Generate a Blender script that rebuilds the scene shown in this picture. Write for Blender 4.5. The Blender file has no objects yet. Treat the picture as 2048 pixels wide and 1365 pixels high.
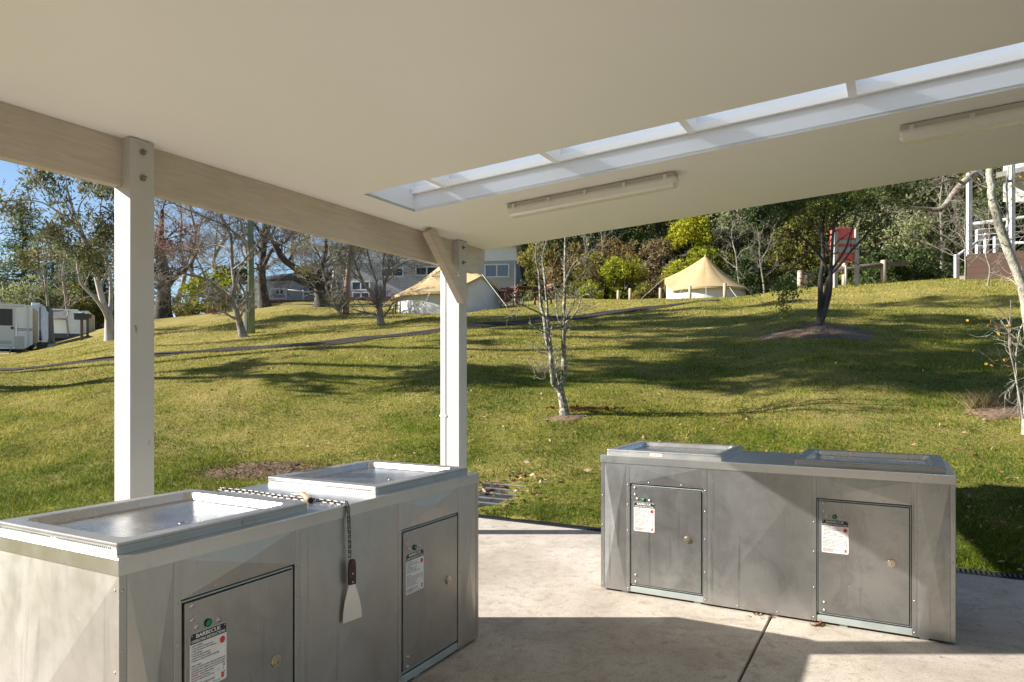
import bpy, math, random
import numpy as np
from mathutils import Vector, Matrix, Euler

SC = bpy.context.scene
COL = SC.collection
F, CX, CY, HC = 1390.0, 1024.0, 752.0, 1.38      # focal length and horizon in photo pixels, eye height in metres
YAW = 1.07
DA = np.array([math.cos(YAW), math.sin(YAW)])     # along the eave beam
DB = np.array([math.sin(YAW), -math.cos(YAW)])    # up the roof slope
SUN_EL, SUN_FROM = math.radians(26.5), math.radians(180)   # sun stands in the -X direction

# ------------------------------------------------------------------ mesh helpers
class MB:
    def __init__(s):
        s.v = []; s.n = 0; s.f = []; s.tint = []
    def add(s, verts, faces, mat=0, smooth=False, tint=None):
        verts = np.asarray(verts, float).reshape(-1, 3)
        s.v.append(verts)
        s.tint.append(np.full(len(verts), .5) if tint is None else np.broadcast_to(np.asarray(tint, float), (len(verts),)))
        if isinstance(faces, np.ndarray):
            s.f.append((faces + s.n, mat, smooth))
        else:
            by = {}
            for f in faces: by.setdefault(len(f), []).append(f)
            for k, l in by.items(): s.f.append((np.array(l) + s.n, mat, smooth))
        s.n += len(verts)
    def box(s, x0, x1, y0, y1, z0, z1, mat=0, M=None):
        v = np.array([[x, y, z] for z in (z0, z1) for y in (y0, y1) for x in (x0, x1)], float)
        if M is not None: v = v @ np.array(M)[:3, :3].T + np.array(M)[:3, 3]
        s.add(v, [(0, 2, 3, 1), (4, 5, 7, 6), (0, 1, 5, 4), (2, 6, 7, 3), (0, 4, 6, 2), (1, 3, 7, 5)], mat)
    def bbox(s, x0, x1, y0, y1, z0, z1, b=.004, mat=0, M=None):
        """box with chamfered edges"""
        bm_v = []
        for z, zz in ((z0, 0), (z0 + b, 1), (z1 - b, 1), (z1, 0)):
            i = 0 if zz else b
            for (x, y) in ((x0 + i + b, y0 + i), (x1 - i - b, y0 + i), (x1 - i, y0 + i + b), (x1 - i, y1 - i - b), (x1 - i - b, y1 - i), (x0 + i + b, y1 - i), (x0 + i, y1 - i - b), (x0 + i, y0 + i + b)):
                bm_v.append((x, y, z))
        v = np.array(bm_v)
        if M is not None: v = v @ np.array(M)[:3, :3].T + np.array(M)[:3, 3]
        f = [tuple(range(7, -1, -1)), tuple(range(24, 32))]
        for r in range(3):
            for k in range(8):
                a, c = r * 8 + k, r * 8 + (k + 1) % 8
                f.append((a, c, c + 8, a + 8))
        s.add(v, f, mat)
    def quad(s, a, b, c, d, mat=0):
        s.add([a, b, c, d], [(0, 1, 2, 3)], mat)
    def cyl(s, p0, p1, r0, r1=None, n=12, mat=0, caps=True, smooth=True):
        r1 = r0 if r1 is None else r1
        s.tubes(np.array([[p0, p1]], float), np.array([[r0, r1]]), n, mat, smooth)
        if caps:
            k = s.n - 2 * n
            s.f.append((np.arange(k + n - 1, k - 1, -1)[None, :], mat, False)); s.f.append((np.arange(k + n, k + 2 * n)[None, :], mat, False))
    def tubes(s, P, R, n=6, mat=0, smooth=True, tint=None):
        T, N, _ = P.shape
        t = np.gradient(P, axis=1) if N > 2 else np.repeat((P[:, 1:] - P[:, :1]), 2, 1)
        t = t / (np.linalg.norm(t, axis=2, keepdims=True) + 1e-12)
        ov = t[:, -1] + t[:, 0]
        ref = np.zeros((T, 3)); ref[np.arange(T), np.argmin(np.abs(ov), 1)] = 1
        u = np.cross(t, ref[:, None, :]); u /= (np.linalg.norm(u, axis=2, keepdims=True) + 1e-12)
        w = np.cross(t, u)
        a = np.arange(n) * 2 * math.pi / n
        V = P[:, :, None, :] + R[:, :, None, None] * (np.cos(a)[None, None, :, None] * u[:, :, None, :] + np.sin(a)[None, None, :, None] * w[:, :, None, :])
        idx = np.arange(T * N * n).reshape(T, N, n)
        q = np.stack([idx[:, :-1], np.roll(idx, -1, 2)[:, :-1], np.roll(idx, -1, 2)[:, 1:], idx[:, 1:]], -1).reshape(-1, 4)
        s.add(V.reshape(-1, 3), q, mat, smooth, None if tint is None else np.repeat(tint, N * n))
    def poly_tube(s, pts, radii, n=8, mat=0, sub=4):
        P, R = smooth_path(np.asarray(pts, float), np.asarray(radii, float), sub)
        s.tubes(P[None], R[None], n, mat)
        return P, R
    def prism(s, outline, axis_vec, mat=0):
        o = np.asarray(outline, float); n = len(o)
        v = np.vstack([o, o + np.asarray(axis_vec, float)])
        f = [tuple(range(n - 1, -1, -1)), tuple(range(n, 2 * n))] + [(i, (i + 1) % n, n + (i + 1) % n, n + i) for i in range(n)]
        s.add(v, f, mat)
    def dome(s, c, nrm, r, h, n=10, mat=0):
        c = np.asarray(c, float); nrm = np.asarray(nrm, float); nrm = nrm / np.linalg.norm(nrm)
        ref = np.array([0, 0, 1.]) if abs(nrm[2]) < .9 else np.array([1., 0, 0])
        u = np.cross(nrm, ref); u /= np.linalg.norm(u); w = np.cross(nrm, u)
        a = np.arange(n) * 2 * math.pi / n
        ring = np.cos(a)[:, None] * u + np.sin(a)[:, None] * w
        v = np.vstack([c + ring * r, c + ring * r * .75 + nrm * h * .7, c + ring * r * .35 + nrm * h * .96, c + nrm * h])
        f = []
        for k in range(2):
            for i in range(n): f.append((k * n + i, k * n + (i + 1) % n, (k + 1) * n + (i + 1) % n, (k + 1) * n + i))
        for i in range(n): f.append((2 * n + i, 2 * n + (i + 1) % n, 3 * n))
        s.add(v, f, mat, True)
    def disc(s, c, nrm, r, mat=0, n=20, th=.002):
        c = np.asarray(c, float); nrm = np.asarray(nrm, float)
        s.cyl(c, c + nrm * th, r, r, n, mat, True, False)
    def build(s, name, mats, parent=None):
        me = bpy.data.meshes.new(name)
        V = np.vstack(s.v) if s.v else np.zeros((0, 3))
        me.vertices.add(len(V)); me.vertices.foreach_set('co', V.astype(np.float32).ravel())
        li, lt, mi, sm = [], [], [], []
        for f, m, k in s.f:
            li.append(f.ravel()); lt.append(np.full(len(f), f.shape[1])); mi.append(np.full(len(f), m)); sm.append(np.full(len(f), k))
        li = np.concatenate(li).astype(np.int32); lt = np.concatenate(lt).astype(np.int32)
        ls = np.concatenate([[0], np.cumsum(lt)[:-1]]).astype(np.int32)
        me.loops.add(len(li)); me.loops.foreach_set('vertex_index', li)
        me.polygons.add(len(lt)); me.polygons.foreach_set('loop_start', ls); me.polygons.foreach_set('loop_total', lt)
        me.polygons.foreach_set('material_index', np.concatenate(mi).astype(np.int32))
        me.polygons.foreach_set('use_smooth', np.concatenate(sm).astype(bool))
        at = me.attributes.new('tint', 'FLOAT', 'POINT'); at.data.foreach_set('value', np.concatenate(s.tint).astype(np.float32))
        for m in (mats if isinstance(mats, (list, tuple)) else [mats]): me.materials.append(m)
        me.update(calc_edges=True); me.validate()
        o = bpy.data.objects.new(name, me); COL.objects.link(o)
        if parent is not None: o.parent = parent
        return o

def smooth_path(p, r, sub):
    """Catmull-Rom through the points"""
    n = len(p)
    if n < 3: 
        t = np.linspace(0, 1, sub + 1)
        return p[0] + (p[-1] - p[0]) * t[:, None], r[0] + (r[-1] - r[0]) * t
    q = np.vstack([2 * p[0] - p[1], p, 2 * p[-1] - p[-2]])
    P, R = [], []
    for i in range(n - 1):
        a, b, c, d = q[i:i + 4]
        for k in range(sub):
            t = k / sub
            P.append(.5 * (2 * b + (c - a) * t + (2 * a - 5 * b + 4 * c - d) * t * t + (3 * b - a - 3 * c + d) * t ** 3)); R.append(r[i] + (r[i + 1] - r[i]) * t)
    P.append(p[-1]); R.append(r[-1])
    return np.array(P), np.array(R)

def tag(o, label=None, cat=None, group=None, kind=None):
    if label: o['label'] = label
    if cat: o['category'] = cat
    if group: o['group'] = group
    if kind: o['kind'] = kind
    return o
def empty(name, label, cat, loc=(0, 0, 0), rz=0, group=None):
    o = bpy.data.objects.new(name, None); COL.objects.link(o)
    o.location = loc; o.rotation_euler = (0, 0, rz); o.empty_display_size = .1
    return tag(o, label, cat, group)

# ------------------------------------------------------------------ materials
class NT:
    def __init__(s, name):
        s.m = bpy.data.materials.new(name); s.m.use_nodes = True
        s.t = s.m.node_tree; s.b = s.t.nodes['Principled BSDF']; s.co = None
    def n(s, t, **kw):
        nd = s.t.nodes.new(t)
        for k, v in kw.items(): setattr(nd, k, v)
        return nd
    def l(s, a, b): s.t.links.new(a, b)
    def coord(s, scale=(1, 1, 1)):
        if s.co is None: s.co = s.n('ShaderNodeTexCoord')
        if tuple(scale) == (1, 1, 1): return s.co.outputs['Object']
        mp = s.n('ShaderNodeMapping'); mp.inputs['Scale'].default_value = scale
        s.l(s.co.outputs['Object'], mp.inputs['Vector']); return mp.outputs['Vector']
    def noise(s, sc, det=4, scale=(1, 1, 1), rough=.55, dist=0):
        nd = s.n('ShaderNodeTexNoise'); nd.inputs['Scale'].default_value = sc; nd.inputs['Detail'].default_value = det; nd.inputs['Roughness'].default_value = rough; nd.inputs['Distortion'].default_value = dist
        s.l(s.coord(scale), nd.inputs['Vector']); return nd.outputs['Fac']
    def ramp(s, fac, stops):
        r = s.n('ShaderNodeValToRGB')
        while len(r.color_ramp.elements) < len(stops): r.color_ramp.elements.new(.5)
        for e, (p, c) in zip(r.color_ramp.elements, stops):
            e.position = p; e.color = (c, c, c, 1) if not hasattr(c, '__len__') else (*c, 1)
        s.l(fac, r.inputs['Fac']); return r.outputs['Color']
    def mix(s, fac, a, b, blend='MIX'):
        x = s.n('ShaderNodeMix', data_type='RGBA', blend_type=blend)
        for sock, v in ((x.inputs[0], fac), (x.inputs[6], a), (x.inputs[7], b)):
            if hasattr(v, 'is_linked'): s.l(v, sock)
            elif hasattr(v, '__len__'): sock.default_value = (*v, 1)
            else: sock.default_value = v
        return x.outputs[2]
    def attr(s, name='tint'):
        a = s.n('ShaderNodeAttribute'); a.attribute_name = name; return a.outputs['Fac']
    def col(s, v):
        if hasattr(v, 'is_linked'): s.l(v, s.b.inputs['Base Color'])
        else: s.b.inputs['Base Color'].default_value = (*v, 1)
    def set(s, **kw):
        for k, v in kw.items():
            sock = s.b.inputs[k.replace('_', ' ')]
            if hasattr(v, 'is_linked'): s.l(v, sock)
            else: sock.default_value = v
    def bump(s, h, strength=.3, dist=.01):
        b = s.n('ShaderNodeBump'); b.inputs['Strength'].default_value = strength; b.inputs['Distance'].default_value = dist
        s.l(h, b.inputs['Height']); s.l(b.outputs['Normal'], s.b.inputs['Normal'])

def simple(name, c, c2=None, sc=6, rough=.6, metal=0, bump=0, bsc=40, scale=(1, 1, 1), det=4):
    t = NT(name)
    if c2 is None: c2 = tuple(x * .8 for x in c)
    f = t.noise(sc, det, scale)
    t.col(t.ramp(f, [(.35, c2), (.65, c)]))
    t.set(Roughness=rough, Metallic=metal)
    if bump: t.bump(t.noise(bsc, 5, scale), bump, .01)
    return t.m

def leaf_mat(name, cols, trans=.35, rough=.6):
    t = NT(name)
    n = len(cols)
    c = t.ramp(t.attr(), [(i / (n - 1), cc) for i, cc in enumerate(cols)])
    v = t.ramp(t.noise(1.3, 2), [(.3, .75), (.7, 1.2)])
    c = t.mix(1., c, v, 'MULTIPLY')
    t.col(c); t.set(Roughness=rough, Specular_IOR_Level=.12)
    tr = t.n('ShaderNodeBsdfTranslucent'); t.l(c, tr.inputs['Color'])
    mx = t.n('ShaderNodeMixShader'); mx.inputs[0].default_value = trans
    t.l(t.b.outputs[0], mx.inputs[1]); t.l(tr.outputs[0], mx.inputs[2])
    t.l(mx.outputs[0], t.t.nodes['Material Output'].inputs['Surface'])
    return t.m

def bark_mat(name, c1, c2, c3=None, sc=7, stretch=.35, lich=None):
    t = NT(name)
    f = t.noise(sc, 6, (1, 1, stretch), .65, .4)
    c = t.ramp(f, [(.3, c1), (.55, c2)] + ([(.72, c3)] if c3 else []))
    if lich: c = t.mix(t.ramp(t.noise(sc * 2.2, 5, (1, 1, 1), .6), [(.5, 0.), (.58, 1.)]), c, lich)
    t.col(c); t.set(Roughness=.9); t.bump(t.noise(sc * 4, 5, (1, 1, stretch)), .6, .02)
    return t.m

MAT = {}
def steel(name, base, rough, metal, streak=1., aniso=0., top=False):
    """worn stainless sheet: brushed grain, water runs, spots"""
    t = NT(name)
    dk = lambda k: tuple(b * k for b in base)
    c = t.ramp(t.noise(2.2, 3, (1, 1, 1), .5, .3), [(.3, dk(1 - .10 * streak)), (.7, base)])
    c = t.mix(t.ramp(t.noise(6, 8, (1, 1, .8), .78, .6), [(.47, 0.), (.62, .30 * streak)]), c, dk(.66))           # patina
    c = t.mix(t.ramp(t.noise(26, 4, (1, 1, .05) if not top else (1, 1, 1), .5, .2), [(.62, 0.), (.70, .34 * streak)]), c, dk(.55))   # thin water runs
    c = t.mix(t.ramp(t.noise(55, 4, (1, 1, .8), .7), [(.64, 0.), (.72, .35 * streak)]), c, dk(.6))
    c = t.mix(t.ramp(t.noise(75, 3, (1, 1, .9), .6), [(.69, 0.), (.74, .4 * streak)]), c, tuple(min(1, b * 1.5) for b in base))
    t.col(c)
    r = t.ramp(t.noise(3.5, 6, (1, 1, .7), .7), [(.3, rough - .05), (.7, rough + .09)])
    t.set(Metallic=metal); t.l(r, t.b.inputs['Roughness'])
    if aniso:
        tg = t.n('ShaderNodeTangent'); tg.direction_type = 'RADIAL'; tg.axis = 'Z'; t.l(tg.outputs[0], t.b.inputs['Tangent'])
        t.b.inputs['Anisotropic'].default_value = aniso; t.b.inputs['Anisotropic Rotation'].default_value = .25
    t.bump(t.noise(5, 3, (1, 1, 1) if top else (1, 1, .5)), .03, .006)
    return t.m
MAT['steel'] = steel('worn stainless sheet', (.49, .468, .435), .38, .93, 1., .42)
MAT['steel_door'] = steel('stainless door sheet', (.425, .405, .375), .38, .93, 1.25, .42)
MAT['steel_worn'] = steel('weathered stainless sheet', (.45, .45, .445), .36, .93, 2.1, .42)
MAT['steel_door_worn'] = steel('weathered door sheet', (.42, .42, .415), .36, .93, 2.3, .42)
MAT['steel_top'] = steel('brushed bench top', (.62, .62, .61), .30, .95, .5, 0, True)
MAT['steel_rim'] = steel('hotplate outer side', (.42, .415, .41), .46, .95, .7, 0, True)
MAT['steel_plate'] = steel('polished hotplate', (.60, .60, .60), .25, .96, .8, 0, True)
MAT['steel_bright'] = simple('bright fixings', (.75, .74, .72), rough=.28, metal=.9)
MAT['steel_bolt'] = simple('dull door bolts', (.50, .48, .45), rough=.36, metal=.9)
MAT['galv'] = simple('galvanised channel', (.42, .46, .45), (.34, .38, .37), 9, .5, .5)
MAT['dark'] = simple('black gap', (.012, .012, .012), rough=.8)
MAT['brass'] = simple('nickel lock', (.62, .55, .42), rough=.3, metal=.9)
t = NT('green button'); t.col(t.ramp(t.noise(90), [(.3, (.0, .16, .07)), (.7, (.0, .22, .10))])); t.set(Roughness=.25); MAT['green'] = t.m
MAT['sign_white'] = simple('sign plate white', (.74, .72, .68), (.66, .65, .62), 30, .35)
MAT['sign_black'] = simple('sign ink black', (.02, .018, .022), rough=.4)
MAT['sign_red'] = simple('sign ink red', (.62, .035, .03), rough=.4)
def paint(name, c, grain=0, rough=.55, dirt=.25, stretch=(1, 1, 1)):
    t = NT(name)
    k = t.ramp(t.noise(1.6, 6, stretch, .6, .5), [(.35, tuple(x * (1 - dirt * .35) for x in c)), (.65, c)])
    k = t.mix(t.ramp(t.noise(38, 4), [(.66, 0.), (.74, dirt)]), k, tuple(x * m for x, m in zip(c, (.6, .52, .42))))
    t.col(k); t.set(Roughness=rough)
    if grain: t.bump(t.noise(11, 6, (grain if stretch == (1, 1, 1) else 1, 1, 1)), .15, .006)
    return t.m
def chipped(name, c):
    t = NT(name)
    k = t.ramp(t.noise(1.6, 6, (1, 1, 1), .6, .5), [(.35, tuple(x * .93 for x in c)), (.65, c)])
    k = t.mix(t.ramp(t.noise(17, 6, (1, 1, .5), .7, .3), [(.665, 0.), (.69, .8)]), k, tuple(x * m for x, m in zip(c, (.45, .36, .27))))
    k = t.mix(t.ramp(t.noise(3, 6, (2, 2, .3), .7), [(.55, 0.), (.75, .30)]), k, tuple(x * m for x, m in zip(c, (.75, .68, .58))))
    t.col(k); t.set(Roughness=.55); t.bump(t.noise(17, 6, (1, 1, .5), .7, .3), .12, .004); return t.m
MAT['ceiling'] = paint('cream ceiling paint', (.88, .865, .835), rough=.5, dirt=.05)
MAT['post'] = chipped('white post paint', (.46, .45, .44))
def beam_mat():
    t = NT('pale stained beam'); 
    f = t.noise(3.2, 7, (1.2, 1.2, 14), .65, .8)
    c = t.ramp(f, [(.3, (.45, .385, .32)), (.7, (.57, .50, .43))])
    k = t.ramp(t.noise(1.1, 5), [(.3, .86), (.7, 1.08)])
    t.col(t.mix(1., c, k, 'MULTIPLY')); t.set(Roughness=.65); t.bump(t.noise(6, 6, (1.2, 1.2, 18)), .15, .01); return t.m
MAT['beam'] = beam_mat()
MAT['reveal'] = paint('white reveal lining', (.74, .76, .79), rough=.5, dirt=.08)
MAT['roof'] = simple('grey roof sheet', (.35, .36, .36), rough=.5, metal=.3)
t = NT('translucent skylight sheet')
tr = t.n('ShaderNodeBsdfTranslucent'); df = t.n('ShaderNodeBsdfDiffuse')
cc = t.ramp(t.noise(14, 4, (1, 6, 1)), [(.3, (.50, .57, .66)), (.7, (.62, .68, .76))])
t.l(cc, tr.inputs['Color']); t.l(cc, df.inputs['Color'])
mx = t.n('ShaderNodeMixShader'); mx.inputs[0].default_value = .32
t.l(tr.outputs[0], mx.inputs[1]); t.l(df.outputs[0], mx.inputs[2]); tp = t.n('ShaderNodeBsdfTransparent'); tp.inputs['Color'].default_value = (.8, .88, 1, 1); m2 = t.n('ShaderNodeMixShader'); m2.inputs[0].default_value = .09
t.l(mx.outputs[0], m2.inputs[1]); t.l(tp.outputs[0], m2.inputs[2]); t.l(m2.outputs[0], t.t.nodes['Material Output'].inputs['Surface'])
MAT['skylight'] = t.m
MAT['fl_body'] = paint('aged light housing', (.46, .43, .38), rough=.45, dirt=.2)
t = NT('prismatic diffuser'); t.col(t.ramp(t.noise(5, 4), [(.3, (.78, .76, .70)), (.7, (.86, .84, .79))])); t.set(Roughness=.22); t.b.inputs['Transmission Weight'].default_value = .25
t.bump(t.noise(150, 2), .25, .004); MAT['fl_diff'] = t.m
# concrete
t = NT('worn concrete')
c = t.ramp(t.noise(1.1, 7, (1, 1, 1), .65, .4), [(.28, (.30, .255, .205)), (.5, (.42, .368, .31)), (.72, (.52, .47, .41))])
c = t.mix(t.ramp(t.noise(3.2, 7, (1, 1, 1), .75, .6), [(.48, 0.), (.70, .65)]), c, (.245, .20, .15))
c = t.mix(t.ramp(t.noise(11, 7, (1, 1, 1), .78, .4), [(.52, 0.), (.66, .7)]), c, (.215, .17, .125))
c = t.mix(t.ramp(t.noise(28, 5, (1, 1, 1), .7), [(.64, 0.), (.70, .75)]), c, (.11, .085, .06))
c = t.mix(t.ramp(t.noise(85, 4), [(.56, 0.), (.66, .65)]), c, (.17, .14, .11))
c = t.mix(t.ramp(t.noise(190, 3), [(.58, 0.), (.68, .5)]), c, (.62, .58, .52))
t.col(c); t.set(Roughness=.88); t.bump(t.noise(120, 4), .35, .004); MAT['concrete'] = t.m
# ground under the grass
t = NT('lawn soil and turf')
a = t.ramp(t.noise(.32, 5, (1, 1, 1), .6, .4), [(.36, 0.), (.62, 1.)])
fine = t.noise(22, 5, (1, 1, 1), .7)
g = t.ramp(fine, [(.3, (.06, .075, .010)), (.7, (.17, .19, .024))])
s_ = t.ramp(fine, [(.3, (.21, .165, .05)), (.7, (.40, .32, .115))])
c = t.mix(a, g, s_)
c = t.mix(t.ramp(t.noise(2.2, 5, (1, 1, 1), .7), [(.56, 0.), (.72, .55)]), c, (.19, .155, .06))
sz = t.n('ShaderNodeSeparateXYZ'); t.l(t.coord(), sz.inputs[0])
mr = t.n('ShaderNodeMapRange'); mr.inputs['From Min'].default_value = 12.5; mr.inputs['From Max'].default_value = 17; t.l(sz.outputs['Y'], mr.inputs['Value'])
far = t.ramp(t.noise(9, 5, (1, 1, 1), .7), [(.3, (.20, .165, .05)), (.7, (.34, .28, .10))])
mu = t.n('ShaderNodeMath', operation='MULTIPLY'); t.l(mr.outputs[0], mu.inputs[0]); t.l(t.ramp(t.noise(.22, 3), [(.3, .45), (.6, .9)]), mu.inputs[1])
c = t.mix(mu.outputs[0], c, far)
t.col(c); t.set(Roughness=.95, Specular_IOR_Level=.05); t.bump(t.noise(35, 5, (1, 1, 1), .7), .9, .04); MAT['lawn'] = t.m
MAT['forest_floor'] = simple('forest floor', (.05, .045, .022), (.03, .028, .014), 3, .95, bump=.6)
MAT['grass'] = leaf_mat('grass blades', [(.05, .098, .008), (.125, .185, .014), (.255, .255, .030), (.41, .335, .080), (.53, .43, .18)], .35)
MAT['mulch'] = simple('bark mulch', (.22, .145, .085), (.09, .055, .032), 26, .95, bump=1., bsc=50)
MAT['chips'] = leaf_mat('bark chips', [(.05, .03, .018), (.16, .10, .055), (.30, .20, .12)], .05)
MAT['straw'] = leaf_mat('dry straw', [(.16, .11, .05), (.30, .23, .11), (.42, .34, .18)], .2)
MAT['deadleaf'] = leaf_mat('fallen leaf', [(.10, .04, .02), (.20, .085, .04), (.33, .20, .10), (.46, .36, .24)], .15)
t = NT('asphalt path'); c = t.ramp(t.noise(2.5, 5), [(.3, (.024, .021, .018)), (.7, (.046, .041, .036))]); c = t.mix(t.ramp(t.noise(60, 3), [(.6, 0.), (.72, .5)]), c, (.2, .19, .17)); t.col(c); t.set(Roughness=.95, Specular_IOR_Level=.1); t.bump(t.noise(90), .4, .01); MAT['asphalt'] = t.m
MAT['bark_lichen'] = bark_mat('lichened bark', (.07, .055, .042), (.15, .125, .10), (.30, .275, .23), 9, .5, (.36, .36, .27))
MAT['bark_bare'] = bark_mat('grey twig bark', (.11, .088, .068), (.25, .215, .175), (.38, .34, .29), 8, .4)
MAT['bark_dark'] = bark_mat('dark bark', (.025, .02, .017), (.06, .048, .04), (.12, .10, .085), 8, .3)
MAT['bark_gum'] = bark_mat('pale gum bark', (.22, .19, .165), (.42, .385, .36), (.54, .515, .50), 3, .25)
MAT['bark_birch'] = bark_mat('pale lichened trunk', (.06, .05, .04), (.34, .31, .265), (.52, .49, .43), 14, .7, (.36, .36, .22))
MAT['leaf_gum'] = leaf_mat('gum leaves', [(0.078, 0.072, 0.029), (0.13, 0.15, 0.058), (0.195, 0.208, 0.098), (0.286, 0.182, 0.091)])
MAT['leaf_dark'] = leaf_mat('dark evergreen leaves', [(0.027, 0.043, 0.016), (0.061, 0.09, 0.029), (0.123, 0.153, 0.048)])
MAT['leaf_pine'] = leaf_mat('pine needles', [(0.032, 0.051, 0.024), (0.072, 0.102, 0.045), (0.135, 0.17, 0.075)])
MAT['leaf_olive'] = leaf_mat('olive leaves', [(0.081, 0.083, 0.02), (0.18, 0.173, 0.039), (0.324, 0.272, 0.07)])
MAT['leaf_lime'] = leaf_mat('yellow green leaves', [(0.102, 0.132, 0.013), (0.272, 0.295, 0.023), (0.51, 0.465, 0.046)], .45)
MAT['leaf_rust'] = leaf_mat('rusty tipped leaves', [(0.108, 0.09, 0.031), (0.252, 0.18, 0.065), (0.45, 0.27, 0.119)])
MAT['leaf_brown'] = leaf_mat('brown twiggy leaves', [(.09, .07, .032), (.20, .15, .08), (.31, .23, .13)])
MAT['leaf_grey'] = leaf_mat('grey green leaves', [(0.074, 0.088, 0.042), (0.173, 0.192, 0.083), (0.314, 0.32, 0.15)])
MAT['leaf_tea'] = leaf_mat('tea tree leaves', [(0.032, 0.05, 0.012), (0.08, 0.109, 0.023), (0.16, 0.182, 0.039)])
MAT['leaf_yellow'] = leaf_mat('autumn yellow leaves', [(.35, .20, .03), (.5, .36, .04), (.42, .15, .06)], .45)
MAT['leaf_red'] = leaf_mat('clinging russet leaves', [(.16, .055, .035), (.26, .10, .07), (.36, .17, .12)])
MAT['canvas'] = simple('sand canvas', (.44, .315, .155), (.40, .285, .14), 3, .85, bump=.1, bsc=20)
MAT['canvas_white'] = simple('white canvas', (.58, .575, .565), (.52, .515, .505), 3, .85, bump=.15, bsc=12)
MAT['white'] = paint('white paint', (.66, .66, .66), rough=.45, dirt=.15)
MAT['deck_white'] = paint('weathered deck white greyed for shade', (.50, .50, .51), rough=.55, dirt=.3)  # dirt specks are wear; the overall grey stands in for shade
MAT['log_shaded'] = simple('weathered log darkened for shade', (.16, .13, .095), (.08, .064, .046), 5, .9, scale=(4, 4, .6))  # log grain, darkened so the colour carries the shade on the rail
MAT['vanwhite'] = paint('white caravan skin', (.78, .81, .86), rough=.3, dirt=.1)
MAT['glass'] = simple('dark window glass', (.05, .065, .09), (.03, .04, .06), 5, .08)
MAT['blue_glass'] = simple('curtained window glass', (.20, .25, .34), (.10, .13, .2), 12, .12, scale=(8, 1, .3))
def boards(name, c, pitch, c2=None, vertical=False):
    t = NT(name); sp = t.n('ShaderNodeSeparateXYZ'); t.l(t.coord(), sp.inputs[0])
    m = t.n('ShaderNodeMath', operation='DIVIDE'); m.inputs[1].default_value = pitch; t.l(sp.outputs['X' if vertical else 'Z'], m.inputs[0])
    fr = t.n('ShaderNodeMath', operation='FRACT'); t.l(m.outputs[0], fr.inputs[0])
    k = t.ramp(t.noise(2.5, 5), [(.3, tuple(x * .88 for x in c)), (.7, c)])
    t.col(t.mix(t.ramp(fr.outputs[0], [(.0, .75), (.09, 0.)]), k, c2 or tuple(x * .45 for x in c)))
    t.set(Roughness=.7); t.bump(fr.outputs[0], .6, .02); return t.m
MAT['weatherboard'] = boards('grey weatherboard', (.40, .40, .41), .19)
MAT['cladding'] = boards('white ribbed cladding', (.72, .75, .78), .14)
MAT['timber'] = simple('weathered pine pole', (.42, .35, .25), (.30, .245, .17), 5, .85, scale=(4, 4, .6))
MAT['grey_timber'] = simple('grey hardwood post', (.36, .34, .31), (.26, .245, .225), 5, .85, scale=(4, 4, .6))
MAT['green_pole'] = simple('treated green pole', (.23, .28, .19), (.16, .19, .12), 4, .85, scale=(4, 4, .3))
MAT['brown_pole'] = simple('brown weathered pole', (.27, .175, .13), (.20, .15, .12), 5, .85, scale=(4, 4, .3))
MAT['brown_dark'] = simple('dark brown post', (.13, .08, .065), rough=.8)
MAT['red_timber'] = simple('red brown stained timber', (.20, .07, .04), (.13, .045, .028), 6, .7)
MAT['sleeper'] = boards('brown timber sleepers', (.13, .072, .05), .22, (.02, .012, .01))
MAT['red'] = paint('sun faded red paint', (.62, .10, .09), rough=.5, dirt=.12)
MAT['navy'] = simple('navy stripe', (.04, .05, .11), rough=.4)
MAT['charcoal'] = simple('charcoal plastic', (.03, .034, .042), rough=.5)
MAT['greyblue'] = simple('pale blue grey panel', (.42, .47, .52), rough=.4)
MAT['tan'] = simple('tan annexe fabric', (.40, .35, .30), (.33, .28, .24), 4, .9)
MAT['beige'] = simple('beige caravan end', (.52, .44, .32), (.42, .35, .25), 4, .6)
MAT['rubber'] = simple('tyre rubber', (.02, .02, .02), rough=.8)
MAT['checker'] = simple('checker plate', (.5, .5, .5), (.36, .36, .36), 60, .45, .5)
MAT['grille'] = simple('insect screen', (.055, .06, .07), (.03, .03, .035), 60, .5)
MAT['orange'] = simple('orange lens', (.75, .2, .02), rough=.3)
MAT['yellow_cap'] = simple('yellow cap', (.72, .48, .04), rough=.4)
MAT['rope'] = simple('white rope', (.75, .74, .72), rough=.8)
MAT['chain'] = simple('dull chain steel', (.17, .155, .14), (.09, .08, .075), 60, .36, .8)
MAT['handle'] = simple('dark rosewood handle', (.055, .022, .018), (.03, .012, .01), 30, .45)
MAT['oldwood'] = simple('worn wooden handle', (.40, .25, .16), (.22, .13, .085), 30, .7)
MAT['blade'] = steel('scraper blade', (.76, .73, .69), .4, .9, .4)
MAT['carblue'] = simple('car paint', (.62, .66, .70), rough=.25)
MAT['brick'] = simple('red brick', (.36, .14, .10), (.26, .10, .08), 18, .9)
MAT['black_plastic'] = simple('black drain plastic', (.018, .019, .022), rough=.5)
MAT['bolt'] = simple('weathered bolt', (.34, .28, .22), (.2, .16, .12), 60, .6, .4)

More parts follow.
